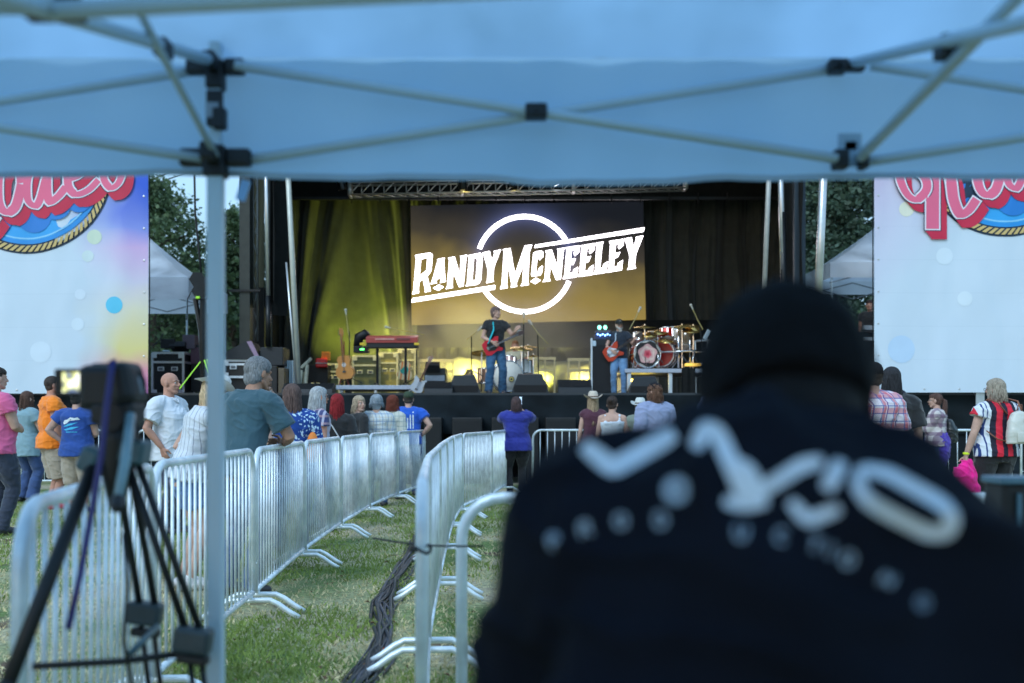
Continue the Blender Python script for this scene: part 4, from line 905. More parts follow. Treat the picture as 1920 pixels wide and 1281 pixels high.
    def ribbon(pts, w, ox=0, oy=0, cap=0.):
        sp = smooth(pts) if len(pts) > 2 else [V((*pts[0], 0)).lerp(V((*pts[1], 0)), i/12) for i in range(13)]; vs = []; fs = []; m_ = len(sp)
        for i, p in enumerate(sp):
            t = (sp[min(i+1, m_-1)]-sp[max(0, i-1)]).normalized(); n_ = V((-t.y, t.x, 0)); e = (t*(-cap if i == 0 else cap if i == m_-1 else 0)); ww = w/2*(1-.28*abs(t.x)*(1 if t.y < .3 else 0))
            for sg in (-1, 1): a = p+n_*ww*sg+e; vs.append(P(a.x+ox, a.y+oy))
        for i in range(m_-1): fs.append((2*i, 2*i+1, 2*i+3, 2*i+2))
        return vs, fs
    def allr(nm, m, dw, ox=0, oy=0, cap=0.):
        vs = []; fs = []
        for pts, w_ in ST: v_, f_ = ribbon(pts, w_+dw, ox, oy, cap); k = len(vs); vs += v_; fs += [tuple(i+k for i in f) for f in f_]
        # later strokes overlap earlier ones: give each a hair of depth
        lay[0] += 1; q = MB(); n0 = 0
        for i, (pts, w_) in enumerate(ST):
            v_, f_ = ribbon(pts, w_+dw, ox, oy, cap); k = len(q.v); q.v += [front(*p, .004+.0028*lay[0]+.0002*i) for p in v_]; q.f += [tuple(a+k for a in f) for f in f_]
        q.build(nm, m, T, fix=False)
    for j in range(5): allr('lettering_side', mk('crimson', (.62, .02, .07)), 3, 13-2.6*j, 16-3.2*j, 2)
    allr('lettering_outline', mk('navy', NAVY), 6.5, 0, 0, 3); allr('lettering_edge', mk('print_white', (.80, .76, .84)), 3, 0, 0, 1.5); allr('lettering_face', mk('rose_pink', (.80, .14, .26)), -2.6, 0, 0, -1.2)
    q = MB(); q.tube([(xa, Y+.09, z0+H_), (xb, Y+.09, z0+H_)], .03, 8)
    for x in ((xa-.0, xb) if False else (xa+.02,) if right else (xb-.02,)): q.tube([(x, Y+.12, z0-.1), (x, Y+.12, z0+H_)], .012, 6)
    q.build('support_cable', BLKM, T)
SPL = [(176, 444, 14, (.62, .72, .58)), (164, 480, 11, (.62, .72, .74)), (214, 572, 16, (.10, .55, .80)), (145, 608, 12, (.66, .76, .86)), (75, 660, 20, (.66, .76, .87)), (150, 552, 10, (.66, .75, .86))]
SPR = [(1700, 392, 14, (.74, .74, .62)), (1772, 480, 16, (.68, .78, .88)), (1690, 655, 26, (.52, .68, .88)), (1810, 560, 14, (.68, .78, .87))]
banner(50, 315, -260, 278, 738, False, 'left banner with a rope ring logo and red script, colourful inner edge')
banner(1885, 283, 1639, 2180, 736, True, 'right banner with a rope ring logo and red script on pale blue')
q = MB(); q.bb((WX(1830, 19.5), 19.5, 0), (WX(1846, 19.5), 19.62, 2.2)); tag(q.build('banner_post', ALU), 'pale square post below the right banner behind the bobbed haired woman', 'post')

# ------------------------------------------------------------------ white tents beside the stage
def tent(x, y, sz, ztop, zeave, val_, lab, legs):
    T = thing('canopy_tent', lab, 'tent', (x, y, 0)); h_ = sz/2; q = MB()
    def fn(u, v):
        X, Y = x-h_+sz*u, y-h_+sz*v; d = min(u, 1-u, v, 1-v)*2; return V((X, Y, zeave+(ztop-zeave)*(d**1.25)))
    q.grid(fn, 24, 24); q.build('roof_fabric', CANV2, T, True)
    for a, b_ in (((-h_, -h_), (h_, -h_)), ((h_, -h_), (h_, h_)), ((-h_, h_), (-h_, -h_)), ((h_, h_), (-h_, h_))):
        q = MB(); q.grid(lambda u, v: V((x+a[0]+(b_[0]-a[0])*u+.01*sin(u*40)*v, y+a[1]+(b_[1]-a[1])*u, zeave-val_*v)), 20, 3); q.build('valance', CANV2, T, True)
    for sx, sy in legs: q = MB(); q.tube([(x+sx*(h_-.05), y+sy*(h_-.05), 0), (x+sx*(h_-.05), y+sy*(h_-.05), zeave)], .022, 8); q.build('leg', WHT, T)
    for sy in (-1, 1):
        for x0, x1 in ((-h_, 0), (0, h_)):
            q = MB(); q.tube([(x+x0, y+sy*(h_-.04), zeave-.05), (x+x1, y+sy*(h_-.04), zeave-.45)], .014, 5); q.tube([(x+x0, y+sy*(h_-.04), zeave-.45), (x+x1, y+sy*(h_-.04), zeave-.05)], .014, 5); q.build('scissor_bar', mat_c('tent_bar', (.25, .27, .30), .5), T)
Yt = 22.3; tent(WX(352, 22.3)-1.5, 23.8, 3.05, WZ(440, 23.8), WZ(520, 22.3), .50, 'white tent over the equipment left of the stage', ((-1, -1), (1, -1), (1, 1), (-1, 1)))
tent(WX(1558, 22.0)+1.5, 23.5, 3.05, WZ(428, 23.5), WZ(492, 22), .34, 'white tent between the right stage leg and the right banner', ((-1, -1), (1, -1), (1, 1), (-1, 1)))
# ------------------------------------------------------------------ stage equipment
def rot_(z, x=0, y=0): return (Matrix.Rotation(R(z), 3, 'Z') @ Matrix.Rotation(R(x), 3, 'X') @ Matrix.Rotation(R(y), 3, 'Y'))
def mbx(c, d, m, nm, T, rot=None, bev=.01): q = MB(); q.box(c, d, rot, bev); return q.build(nm, m, T)
WED = mat('wedge_paint', (.009, .013, .018), .5, var=.3, vs=60, bump=.3, bs=200)
def wedge(px0, px1, pytop, Y, lab, d=.45, flip=0, grp='floor monitors along the stage front', pyb=737, z0=None):
    z0 = DZ if z0 is None else z0; x0, x1 = WX(px0, Y), WX(px1, Y); zt = WZ(pytop, Y); h_ = max(.12, zt-z0); T = thing('floor_monitor', lab, 'speaker', ((x0+x1)/2, Y, z0), 0, grp)
    q = MB(); xs = (x0, x1); s_ = .12*(x1-x0)*flip
    pr = [(Y, z0), (Y+d, z0), (Y+d*.92, z0+h_), (Y+d*.62, z0+h_), (Y+.02, z0+h_*.42)] if not flip else [(Y, z0), (Y+d, z0), (Y+d, z0+h_*.55), (Y+d*.45, z0+h_), (Y+.04, z0+h_*.95)]
    vs = [V((xs[0], a, b)) for a, b in pr]+[V((xs[1], a, b)) for a, b in pr]; vs = [p+V((0, 0, 0)) for p in vs]
    if flip:
        for p in vs:
            if p.z > z0+h_*.5: p.x += (abs(flip)*.14)*(1 if p.x < (x0+x1)/2 else -1)
    q.add(vs, [(0, 1, 2, 3, 4), (9, 8, 7, 6, 5)]+[(i, (i+1) % 5, 5+(i+1) % 5, 5+i) for i in range(5)]); q.build('cabinet', WED, T)
    if not flip: q = MB(); a, b_ = V((0, pr[4][0], pr[4][1])), V((0, pr[3][0], pr[3][1])); m0 = a.lerp(b_, .08); m1 = a.lerp(b_, .92); n_ = V((0, -(b_-a).z, (b_-a).y)).normalized()*.006; q.add([V((x0+.03, 0, 0))+m0+n_, V((x1-.03, 0, 0))+m0+n_, V((x1-.03, 0, 0))+m1+n_, V((x0+.03, 0, 0))+m1+n_], [(0, 1, 2, 3)]); q.build('grille', GRILLE, T)
    else: q = MB(); q.bb((x0+.06, Y-.004, z0+.03), (x1-.06, Y-.001, z0+h_*.42)); q.build('port', mat_c('port', (.004, .004, .005), .8), T)
    return T
wedge(528, 622, 718, 19.9, 'low black monitor wedge at the left of the stage front')
wedge(838, 902, 702, 20.0, 'black monitor wedge in front of the singer', flip=1)
wedge(795, 848, 716, 19.85, 'wide black monitor box left of the singer', d=.4)
wedge(958, 1030, 700, 20.0, 'black monitor wedge right of the white bass drum', flip=1)
wedge(1047, 1110, 711, 19.9, 'low black speaker box between singer and bass player')
wedge(1177, 1242, 704, 20.3, 'black monitor wedge at the bass player\'s feet', flip=1)
for i, (a, b_) in enumerate(((742, 778), (795, 828), (848, 904), (922, 958), (988, 1010), (1023, 1080), (1095, 1150))):
    Y = 19.0; x0, x1 = WX(a, Y), WX(b_, Y); T = thing('subwoofer', ['subwoofer under the stage front behind the fan in bright blue', 'subwoofer under the stage by the end of the left barrier row', 'subwoofer under the stage left of the woman in royal blue', 'subwoofer under the stage hidden by the woman in royal blue', 'small subwoofer just right of the woman in royal blue', 'wide subwoofer left of the woman in the straw hat', 'subwoofer behind the women in straw hat and white tank top'][i], 'speaker', ((x0+x1)/2, Y, 0), 0, 'black subwoofers below the stage front')
    mbx(((x0+x1)/2, Y+.35, .64), (x1-x0, .7, 1.26), BLK, 'cabinet', T, bev=.015)
    q = MB(); q.bb((x0+.03, Y-.012, .08), (x1-.03, Y-.004, 1.20)); q.build('grille', GRILLE, T)
def flight_case(px0, px1, py0, py1, Y, lab, d=.7, z0=None, lam=CASE, edge=ALU, grp='flight cases', nlatch=2):
    x0, x1 = WX(px0, Y), WX(px1, Y); zt, zb = WZ(py0, Y), (WZ(py1, Y) if z0 is None else z0); T = thing('flight_case', lab, 'flight case', ((x0+x1)/2, Y, zb), 0, grp)
    mbx(((x0+x1)/2, Y+d/2, (zt+zb)/2), (x1-x0-.03, d-.03, zt-zb-.03), lam, 'shell', T)
    q = MB(); e = .022
    for x in (x0, x1):
        for y in (Y, Y+d): q.bb((x-e, y-e, zb), (x+e, y+e, zt))
    for z in (zt, zb+e, zt-.22*(zt-zb)):
        for y in (Y, Y+d): q.bb((x0+e, y-e, z-e), (x1-e, y+e, z+e))
        for x in (x0, x1): q.bb((x-e, Y+e, z-e), (x+e, Y+d-e, z+e))
    q.build('edging', edge, T)
    for x in (x0, x1):
        for z in (zt-.06, zb+.06): mbx((x+(.05 if x == x0 else -.05), Y-.024, z), (.10, .01, .10), edge, 'corner_plate', T, bev=.003)
    for i in range(nlatch): x = x0+(x1-x0)*(.28+.44*i); mbx((x, Y-.022, zb+(zt-zb)*.62), (.14, .012, .09), edge, 'latch', T, bev=.004); mbx((x, Y-.030, zb+(zt-zb)*.62), (.09, .006, .05), mat_c('latch_dish', (.12, .13, .14), .4), 'latch_dish', T)
    return T
flight_case(286, 344, 662, 733, 21.0, 'black flight case with metal edging under the left white tent', z0=DZ)
flight_case(420, 484, 676, 704, 20.4, 'shallow pale flight case carrying the angled speakers', z0=DZ+.33, edge=mat_c('pale_edge', (.7, .72, .74), .4), nlatch=1)
mbx((WX(452, 20.4), 20.8, DZ+.165), (.66, .66, .33), BLK, 'case_plinth', thing('speaker_plinth', 'dark plinth under the shallow pale flight case', 'plinth', (WX(452, 20.4), 20.8, DZ)))
T = thing('angled_speaker', 'black wedge shaped speaker pair standing on the pale flight case', 'speaker', (WX(455, 20.5), 20.7, WZ(676, 20.4)))
q = MB(); z = WZ(675, 20.4)
def pr3(pts, y0, y1): q = MB(); n = len(pts); q.add([V((WX(a, 20.4), y0, WZ(b_, 20.4))) for a, b_ in pts]+[V((WX(a, 20.4), y1, WZ(b_, 20.4))) for a, b_ in pts], [tuple(range(n)), tuple(range(2*n-1, n-1, -1))]+[(i, (i+1) % n, n+(i+1) % n, n+i) for i in range(n)]); return q
pr3([(424, 674), (424, 661), (462, 640), (470, 641), (486, 670), (486, 675)], 20.35, 21.0).build('cabinet', WED, T)
pr3([(464, 641), (473, 640), (487, 668), (479, 669)], 20.33, 20.349).build('pink_light_paint', mat_c('pinkish', (.30, .20, .30), .5), T)  # pink stage light on the cabinet side painted as a coloured plate
T = thing('speaker_stack', 'tall black speaker stack beside the cream wind brace', 'speaker', (WX(510, 20.4), 20.7, DZ))
mbx((WX(502, 20.4), 20.75, (DZ+WZ(686, 20.4))/2), (WX(521, 20.4)-WX(486, 20.4), .7, WZ(686, 20.4)-DZ), BLK, 'lower_cabinet', T); mbx((WX(508, 20.4), 20.75, (WZ(686, 20.4)+WZ(650, 20.4))/2), (WX(533, 20.4)-WX(490, 20.4), .62, WZ(650, 20.4)-WZ(686, 20.4)-.02), WED, 'upper_cabinet', T)
mbx((WX(527, 20.4), 20.72, (DZ+WZ(690, 20.4))/2), (.13, .6, WZ(690, 20.4)-DZ), mat_c('brown_side', (.10, .075, .045), .5), 'side_panel', T)
T = thing('step_unit', 'pale ribbed stair unit between speaker stack and slanted brace', 'steps', (WX(541, 20.8), 21, DZ)); q = MB()
for i in range(4): q.bb((WX(534+i*4.2, 20.8), 20.8, DZ), (WX(536.5+i*4.2, 20.8), 21.4, WZ(676, 20.8)))
q.build('ribs', WHT, T)
# mixing position under the left tent
T = thing('mixing_desk', 'monitor mixing gear standing on the black flight case under the left tent', 'mixing desk', (WX(315, 21.2), 21.3, WZ(661, 21)))
mbx((WX(312, 21.2), 21.3, WZ(644, 21.2)), (.30, .08, .20), BLK, 'screen', T); mbx((WX(330, 21.2), 21.4, WZ(649, 21.2)), (.34, .3, .12), BLK, 'console', T, rot_(0, -20)); mbx((WX(352, 21.3), 21.5, WZ(640, 21.2)), (.26, .3, .30), mat_c('case_pink', (.10, .07, .09), .5), 'rack', T)
mbx((WX(312, 21.1), 21.1, WZ(659, 21.2)), (.14, .1, .03), WHT, 'paper', T); q = MB(); q.tube([W(285, 650, 21.2), W(300, 637, 21.2), W(306, 626, 21.2)], .012, 6); q.build('gooseneck', BLKM, T)
T = thing('storage_trunk', 'dark equipment trunk behind the right leg of the left tent', 'trunk', (WX(375, 21.4), 21.6, DZ)); mbx((WX(378, 21.4), 21.7, WZ(690, 21.4)), (.5, .5, 1.0), CASE, 'shell', T); mbx((WX(370, 21.2), 21.43, WZ(666, 21.2)), (.42, .06, .35), mat_c('red_panel', (.10, .04, .06), .5), 'panel', T)
T = thing('speaker_tower', 'black lifting mast with hanging speaker, green safety straps at its foot', 'speaker tower', (WX(381, 19.8), 19.8, DZ)); Ym = 19.8
q = MB(); q.tube([W(362, 300, Ym)+V((0, 0, 1)), W(366, 400, Ym), W(373, 470, Ym), W(379, 528, Ym)], .022, 8); q.build('hanging_cable', BLK, T, True)
q = MB(); q.tube([W(381, 545, Ym), W(382, 640, Ym), W(384, 742, Ym)], [.06, .10, .07], 8); q.tube([W(366, 560, Ym), W(376, 620, Ym), W(380, 680, Ym)], .05, 6); q.build('mast', BLKM, T)
for i, (a, b_, s_) in enumerate(((377, 546, .26), (370, 524, .22), (388, 531, .2))): q = MB(); q.cyl(W(a, b_, Ym-.1), W(a+2, b_+2, Ym+.15), s_*.72, 6); q.build('speaker_head', BLK, T)
for a, b_, c, d in ((376, 678, 336, 730), (383, 674, 392, 700), (389, 674, 402, 712)): q = MB(); q.tube([W(a, b_, Ym-.05), W(c, d, Ym-.45)], .017, 6, flat=.5); q.build('strap', GRN, T)
q = MB(); q.tube([W(350, 600, Ym), W(352, 560, Ym), W(360, 545, Ym), W(368, 552, Ym)], .01, 5); q.build('loose_cable', BLK, T, True)
mbx(tuple(W(371, 558, Ym-.15)), (.08, .03, .05), GRN, 'green_tag', T)

# risers
T = thing('keyboard_riser', 'low riser with pale metal front under the keyboard and acoustic guitar', 'riser', (WX(702, 21.5), 22, DZ))
a, b_ = WX(630, 21), WX(776, 21); zt = WZ(722, 21); mbx(((a+b_)/2, 21.9, zt-.05), (b_-a, 1.8, .09), mat_c('riser_edge', (.40, .44, .52), .4), 'platform', T)
for x in (a+.1, (a+b_)/2, b_-.1): mbx((x, 21.1, (DZ+zt-.1)/2), (.06, .06, zt-.1-DZ), ALU, 'leg', T)
T = thing('drum_riser', 'drum riser with a pale metal edge under the red drum kit', 'riser', (WX(1245, 22), 23, DZ)); a, b_ = WX(1172, 22), WX(1345, 22); zt2 = WZ(691, 22)
mbx(((a+b_)/2, 23.1, zt2-.05), (b_-a, 2.2, .09), mat_c('riser_edge', (.40, .44, .52), .4), 'platform', T)
for x in (a+.1, WX(1258, 22), b_-.1):
    for y in (22.1, 24.1): mbx((x, y, (DZ+zt2-.1)/2), (.09, .07, zt2-.1-DZ), ALU, 'leg', T)
q = MB(); q.grid(lambda u, v: V((WX(1278+26*u, 21.95), 21.95+.02*sin(u*12), zt2+.01-(zt2-DZ)*v)), 10, 6); q.build('black_cloth', DRAPE, T)
q = MB(); q.bb((WX(1180, 22.5), 22.6, DZ+.34), (WX(1226, 22.5), 22.66, DZ+.40)); T = thing('light_strip', 'yellow lit strip glowing under the drum riser', 'light', (WX(1203, 22.5), 22.6, DZ+.34)); q.build('tube', mat('strip_glow', (.8, .7, .2), .3, emis=(1, .72, .12), es=5), T)
# cases, amps and rails lit at the back
YL = mat('cream_rail', (.70, .64, .42), .45, .0, var=.15, vs=5)
def back_rail(px0, px1, pyt, lab, Y=25.2):
    T = thing('folded_rail', lab, 'rail', (WX((px0+px1)/2, Y), Y, DZ), 0, 'pale rails stacked behind the band'); q = MB(); a, b_ = WX(px0, Y), WX(px1, Y); z = WZ(pyt, Y)
    for zz in (z, z-.28, DZ+.08): q.bb((a, Y, zz-.035), (b_, Y+.05, zz+.035))
    n = max(2, int((b_-a)/.22))
    for i in range(n+1): x = a+.03+(b_-a-.06)*i/n; q.bb((x-.02, Y+.008, DZ), (x+.02, Y+.042, z-.035))
    q.build('frame', YL, T)
back_rail(768, 851, 676, 'pale rail standing behind the leaning white guitar'); back_rail(985, 1042, 672, 'pale rail right of the centre drum kit'); back_rail(1064, 1108, 674, 'short pale rail left of the bass amplifier'); back_rail(548, 628, 700, 'low pale rail behind the left front monitor')
T = thing('fabric_bundle', 'crumpled grey cloth heaped along the foot of the back drape', 'cloth', (0, 26.2, DZ)); q = MB(); q.grid(lambda u, v: V((-2.9+5.6*u, 26.35-.5*sin(v*pi)+.08*noise.noise((u*14, v*3, 1)), DZ+(1.05+.28*noise.noise((u*5, 2, 2)))*(1-v)+.05*noise.noise((u*20, v*6, 3)))), 90, 14); q.build('folds', mat('grey_cloth', (.34, .34, .26), .85, bump=.4, bs=12), T, True)
OL = mat('green_lit_case', (.16, .17, .07), .5, var=.2); PE = mat_c('case_trim', (.62, .62, .42), .4)  # yellow-green stage light painted into the case colour
flight_case(662, 707, 668, 718, 24.2, 'green lit flight case behind the keyboard stand', z0=DZ, lam=OL, edge=PE)
flight_case(712, 745, 662, 718, 24.6, 'yellow lit trunk between the keyboard legs', z0=DZ, lam=mat('yellow_lit_case', (.30, .27, .08), .5, var=.2), edge=PE)  # yellow stage light painted into the trunk's colour
flight_case(612, 636, 683, 718, 24.2, 'small case left of the acoustic guitar', z0=DZ, lam=OL, edge=PE); flight_case(747, 778, 655, 718, 25.0, 'lit case behind the striped guitar', z0=DZ, lam=OL, edge=PE)
T = thing('equipment_rack', 'open equipment rack of small gear below the red drum', 'rack', (WX(592, 23.8), 24, DZ)); mbx((WX(593, 23.8), 24.0, (DZ+WZ(684, 23.8))/2), (.55, .4, WZ(684, 23.8)-DZ), CASE, 'shell', T)
for i in range(5): mbx((WX(585+(i % 3)*10, 23.7), 23.78, DZ+.12+.2*(i//3)), (.09, .02, .07), PE, 'panel', T)
T = thing('white_bracket', 'tilted pale stand legs left of the red drum', 'stand', (WX(578, 23.5), 23.6, DZ)); q = MB(); q.tube([W(565, 690, 23.5), W(584, 672, 23.5)], .04, 6); q.tube([W(572, 730, 23.5), W(576, 684, 23.5)], .045, 6); q.tube([W(566, 694, 23.5), W(562, 735, 23.5)], .03, 6); q.build('legs', mat_c('cream', (.6, .62, .5), .5), T)
RED = mat('red_sparkle', (.55, .02, .015), .25, .2, var=.2, vs=60); HEAD = mat('drum_head', (.72, .70, .64), .5)
def drum(px, py, Y, r, dp, T, m=RED, ax='z', tilt=0, nm='drum', yaw=0):
    c = W(px, py, Y); rt = rot_(yaw, 90+tilt if ax == 'y' else tilt); q = MB(); q.lathe([(r, -dp/2), (r, dp/2)], c, rt, 28); o = q.build(nm, m, T, True)
    for z in (-dp/2, dp/2): q = MB(); q.lathe([(0, z), (r*.97, z), (r*.97, z*1.02), (0, z*1.02)], c, rt, 28); q.build('drum_head', HEAD, T, True)
    for z in (-dp/2, dp/2): q = MB(); q.tube([c+rt @ V((r*1.02*cos(k*pi/12), r*1.02*sin(k*pi/12), z)) for k in range(24)], .016, 6, closed=True); q.build('hoop', CHR, T, True)
    q = MB()
    for k in range(8): a = k*pi/4; q.cyl(c+rt @ V((r*1.03*cos(a), r*1.03*sin(a), -dp/2)), c+rt @ V((r*1.03*cos(a), r*1.03*sin(a), dp/2)), .009, 5)
    q.build('tension_rods', CHR, T); return c, rt
def cymbal(px, py, Y, r, T, tilt=12, yaw=0, pyb=None, m=BRASS):
    c = W(px, py, Y); rt = rot_(yaw, tilt); q = MB(); q.lathe([(.0, .035), (r*.16, .030), (r*.2, .012), (r, -.012), (r, -.015), (r*.2, .006), (0, .02)], c, rt, 28); q.build('cymbal', m, T, True)
    if pyb: b_ = W(px, pyb, Y); q = MB(); q.cyl(b_, c+V((0, 0, .06)), .013, 8); q.build('cymbal_stand', CHR, T); q = MB(); [q.tube([b_+V((0, 0, .3)), b_+V((cos(a)*.25, sin(a)*.25, 0))], .01, 5) for a in (.5, 2.6, 4.7)]; q.build('stand_legs', CHR, T)
T = thing('red_snare_drum', 'small red drum resting on gear at the left of the stage', 'drum', W(602, 680, 23.6)); mbx(tuple(W(603, 681, 23.6)), (.27, .24, .22), RED, 'shell', T, rot_(8), .03); mbx(tuple(W(603, 681, 23.46)), (.29, .02, .03), CHR, 'rim', T); mbx(tuple(W(611, 668, 23.7)), (.2, .1, .2), mat_c('orange_box', (.7, .25, .02), .5), 'orange_cover', T)
# red drum kit on the right riser
T = thing('red_drum_kit', 'large red drum kit with bronze cymbals on the right riser', 'drum kit', W(1230, 691, 22.6))
for dx, yw in ((1209, 8), (1241, -16)):
    c, rt = drum(dx, 665 if dx == 1209 else 664, 22.5 if dx == 1209 else 22.9, .30, .42, T, ax='y', nm='bass_drum', yaw=yw)
    if dx == 1209:
        f = rt @ V((0, 0, 1)); f = f if f.y < 0 else -f
        def pet(r0, m, nm, o): q = MB(); n = 36; q.v = [c+f*(.222+o)+rt @ V((r0*(1+.09*sin(5*a*2*pi/n+r0*30))*cos(a*2*pi/n), r0*(1+.09*sin(5*a*2*pi/n+r0*30))*sin(a*2*pi/n), 0)) for a in range(n)]; q.f = [tuple(range(n))]; q.build(nm, m, T)
        pet(.285, mat_c('black_head', (.02, .015, .015), .5), 'front_skin', .0); pet(.21, mat_c('petal_a', (.75, .42, .40), .6), 'rose_petal', .004); pet(.17, mat_c('petal_b', (.8, .6, .52), .6), 'rose_petal', .007); pet(.125, mat_c('petal_a', (.75, .42, .40), .6), 'rose_petal', .010); pet(.085, mat_c('petal_c', (.75, .12, .16), .6), 'rose_petal', .013); pet(.04, mat_c('petal_d', (.55, .03, .06), .6), 'rose_petal', .016)
    else:
        f = rt @ V((0, 0, 1)); f = f if f.y < 0 else -f; q = MB(); q.v = [c+f*.222+rt @ V((.285*cos(a*pi/18), .285*sin(a*pi/18), 0)) for a in range(36)]; q.f = [tuple(range(36))]; q.build('front_skin', mat('red_skin', (.5, .015, .01), .3), T)
for a in ((1196, 634, 22.6, .13, .2), (1222, 634, 22.7, .14, .2), (1250, 627, 22.8, .16, .22), (1268, 632, 22.9, .17, .24), (1283, 640, 23.0, .19, .3)): drum(a[0], a[1], a[2], a[3], a[4], T, m=(RED if a[0] in (1250,) else mat_c('chrome_shell', (.55, .5, .42), .2)), tilt=-18, nm='tom_drum')
drum(1228, 638, 23.2, .2, .15, T, m=mat_c('blue_shell', (.2, .25, .4), .3), nm='snare_drum')
for a in ((1209, 613, 22.3, .26, 8, 0, 690), (1216, 626, 22.4, .21, 22, 0, 690), (1233, 622, 22.6, .24, 18, 0, 690), (1246, 638, 22.3, .2, 10, 0, None), (1279, 612, 22.4, .27, 8, 0, 690), (1300, 613, 22.7, .24, 24, 10, 690), (1295, 621, 22.4, .22, 12, 0, None), (1250, 640, 22.2, .17, 15, 0, None)): cymbal(a[0], a[1], a[2], a[3], T, a[4], a[5], a[6])
q = MB()
for a, b_, c, d in ((1240, 660, 1330, 657), (1272, 690, 1272, 614), (1294, 690, 1293, 622), (1294, 690, 1303, 660), (1186, 690, 1196, 640), (1258, 612, 1276, 617), (1236, 690, 1233, 660)): q.cyl(W(a, b_, 22.3), W(c, d, 22.3), .022 if a in (1272, 1240) else .012, 8)
q.build('kit_rack', CHR, T, True)
T = thing('keyboard_rack', 'pale metal table frame with small gear right of the red drums', 'table', W(1318, 690, 22.4)); q = MB()
for a, b_, c, d in ((1302, 640, 1345, 638), (1304, 660, 1345, 658), (1303, 640, 1304, 661), (1328, 640, 1329, 690)): q.cyl(W(a, b_, 22.4), W(c, d, 22.4), .025, 6)
q.build('frame', ALU, T); mbx(tuple(W(1326, 628, 22.5)), (.10, .02, .24), WHT, 'sheet', T, rot_(0, -10, 30)); mbx(tuple(W(1300, 684, 22.2)), (.36, .2, .06), mat('amber_tray', (.6, .35, .05), .4, emis=(1, .6, .1), es=.6), 'lit_tray', T)  # amber light on the tray painted in as weak emission, no lamp
# centre drum kit behind the singer
T = thing('white_drum_kit', 'small drum kit with a white bass drum skin behind the singer', 'drum kit', W(955, 735, 22.8)); WSH = mat_c('white_pearl', (.55, .55, .52), .3)
c, rt = drum(950, 706, 22.6, .34, .4, T, m=WSH, ax='y', nm='bass_drum', yaw=10); f = rt @ V((0, 0, 1)); f = f if f.y < 0 else -f
for rr, cc, ox, oz in ((.065, (.02, .02, .02), .07, -.07), (.048, (.60, .50, .12), .07, -.07), (.03, (.03, .03, .03), .07, -.07)): q = MB(); q.v = [c+f*(.225+.002*(.07-rr)*60)+V((ox+rr*cos(a*pi/12), 0, oz+rr*sin(a*pi/12))) for a in range(24)]; q.f = [tuple(range(24))]; q.build('round_badge', mat_c('badge', cc, .5), T)
drum(955, 680, 22.9, .16, .2, T, m=mat_c('red_white', (.5, .3, .3), .4), tilt=-20, nm='tom_drum'); drum(982, 690, 23.0, .2, .3, T, m=WSH, tilt=-10, nm='floor_tom'); drum(912, 705, 23.2, .2, .34, T, m=mat_c('brown_shell', (.16, .08, .05), .4), nm='floor_tom')
cymbal(978, 653, 22.7, .27, T, 15, 20, 735); cymbal(903, 662, 23.0, .24, T, -14, 0, 735); cymbal(990, 650, 23.1, .24, T, 8, 0, 735); cymbal(1000, 668, 22.8, .16, T, 5, 0, 735)
# keyboard on its stand
T = thing('keyboard', 'red stage keyboard lying on a black two legged stand', 'keyboard', W(727, 718, 21.6)); Yk = 21.5
KR = mat('keyboard_red', (.48, .09, .08), .4, var=.1)
a, b_ = WX(686, Yk), WX(783, Yk); mbx(((a+b_)/2, Yk+.15, WZ(635, Yk)), (b_-a, .32, .12), KR, 'case', T, rot_(0, 12)); mbx(((a+b_)/2-.15, Yk-.018, WZ(636, Yk)), (.42, .006, .035), mat_c('panel_pink', (.65, .32, .28), .4), 'control_panel', T)
mbx(((a+b_)/2+.25, Yk-.018, WZ(636, Yk)), (.30, .006, .04), mat_c('panel_dark', (.20, .05, .05), .4), 'control_panel', T)
mbx(((a+b_)/2, Yk+.2, WZ(646, Yk)), (b_-a-.02, .34, .13), BLK, 'lower_keyboard', T); [mbx((x, Yk+.02, WZ(645, Yk)), (.11, .03, .055), mat_c('amber_end', (.75, .5, .03), .5), 'end_cheek', T) for x in (a-.08, b_-.02)]
for x in (a+.22, b_-.28): q = MB(); q.cyl((x, Yk+.2, WZ(720, Yk)), (x, Yk+.2, WZ(652, Yk)), .028, 8); q.cyl((x-.0, Yk-.15, WZ(720, Yk)), (x, Yk+.5, WZ(720, Yk)), .02, 6); q.build('stand_leg', BLKM, T)
T = thing('moving_light', 'black moving head light with a green display left of the keyboard', 'stage light', W(678, 665, 22)); q = MB(); q.tube([W(670, 650, 22), W(673, 632, 22), W(684, 627, 22), W(690, 632, 22)], [.09, .11, .12, .09], 10); q.build('head', BLK, T, True); mbx(tuple(W(678, 656, 22)), (.32, .3, .14), BLK, 'base', T); mbx(tuple(W(679, 655, 21.84)), (.09, .01, .035), LEDG, 'display', T)
# microphone stands
def mic(pts, bx, pyb, Y, lab, tip=True, m=BLKM):
    T = thing('microphone_stand', lab, 'mic stand', W(bx, pyb, Y), 0, 'microphone stands on stage'); q = MB(); top = W(*pts[0], Y); q.cyl(W(bx, pyb, Y), top, .013, 7)
    q.build('pole', m, T); q = MB(); b_ = W(bx, pyb, Y)
    for a in (.4, 2.5, 4.6): q.tube([b_+V((0, 0, .12)), b_+V((cos(a)*.28, sin(a)*.28, .0))], .01, 5)
    q.build('base_legs', m, T)
    q = MB(); q.tube([W(*p, Y) for p in pts[1:]], .011, 6); q.build('boom', mat_c('boom', (.35, .30, .12), .35), T); e, f_ = W(*pts[-1], Y), W(*pts[-2], Y); d = (e-f_).normalized()
    q = MB(); q.limb([e, e+d*.07], [.014, .022], 8); q.ell(e+d*.10, (.032,)*3); q.build('microphone', mat_c('mic', (.5, .5, .45), .35), T)
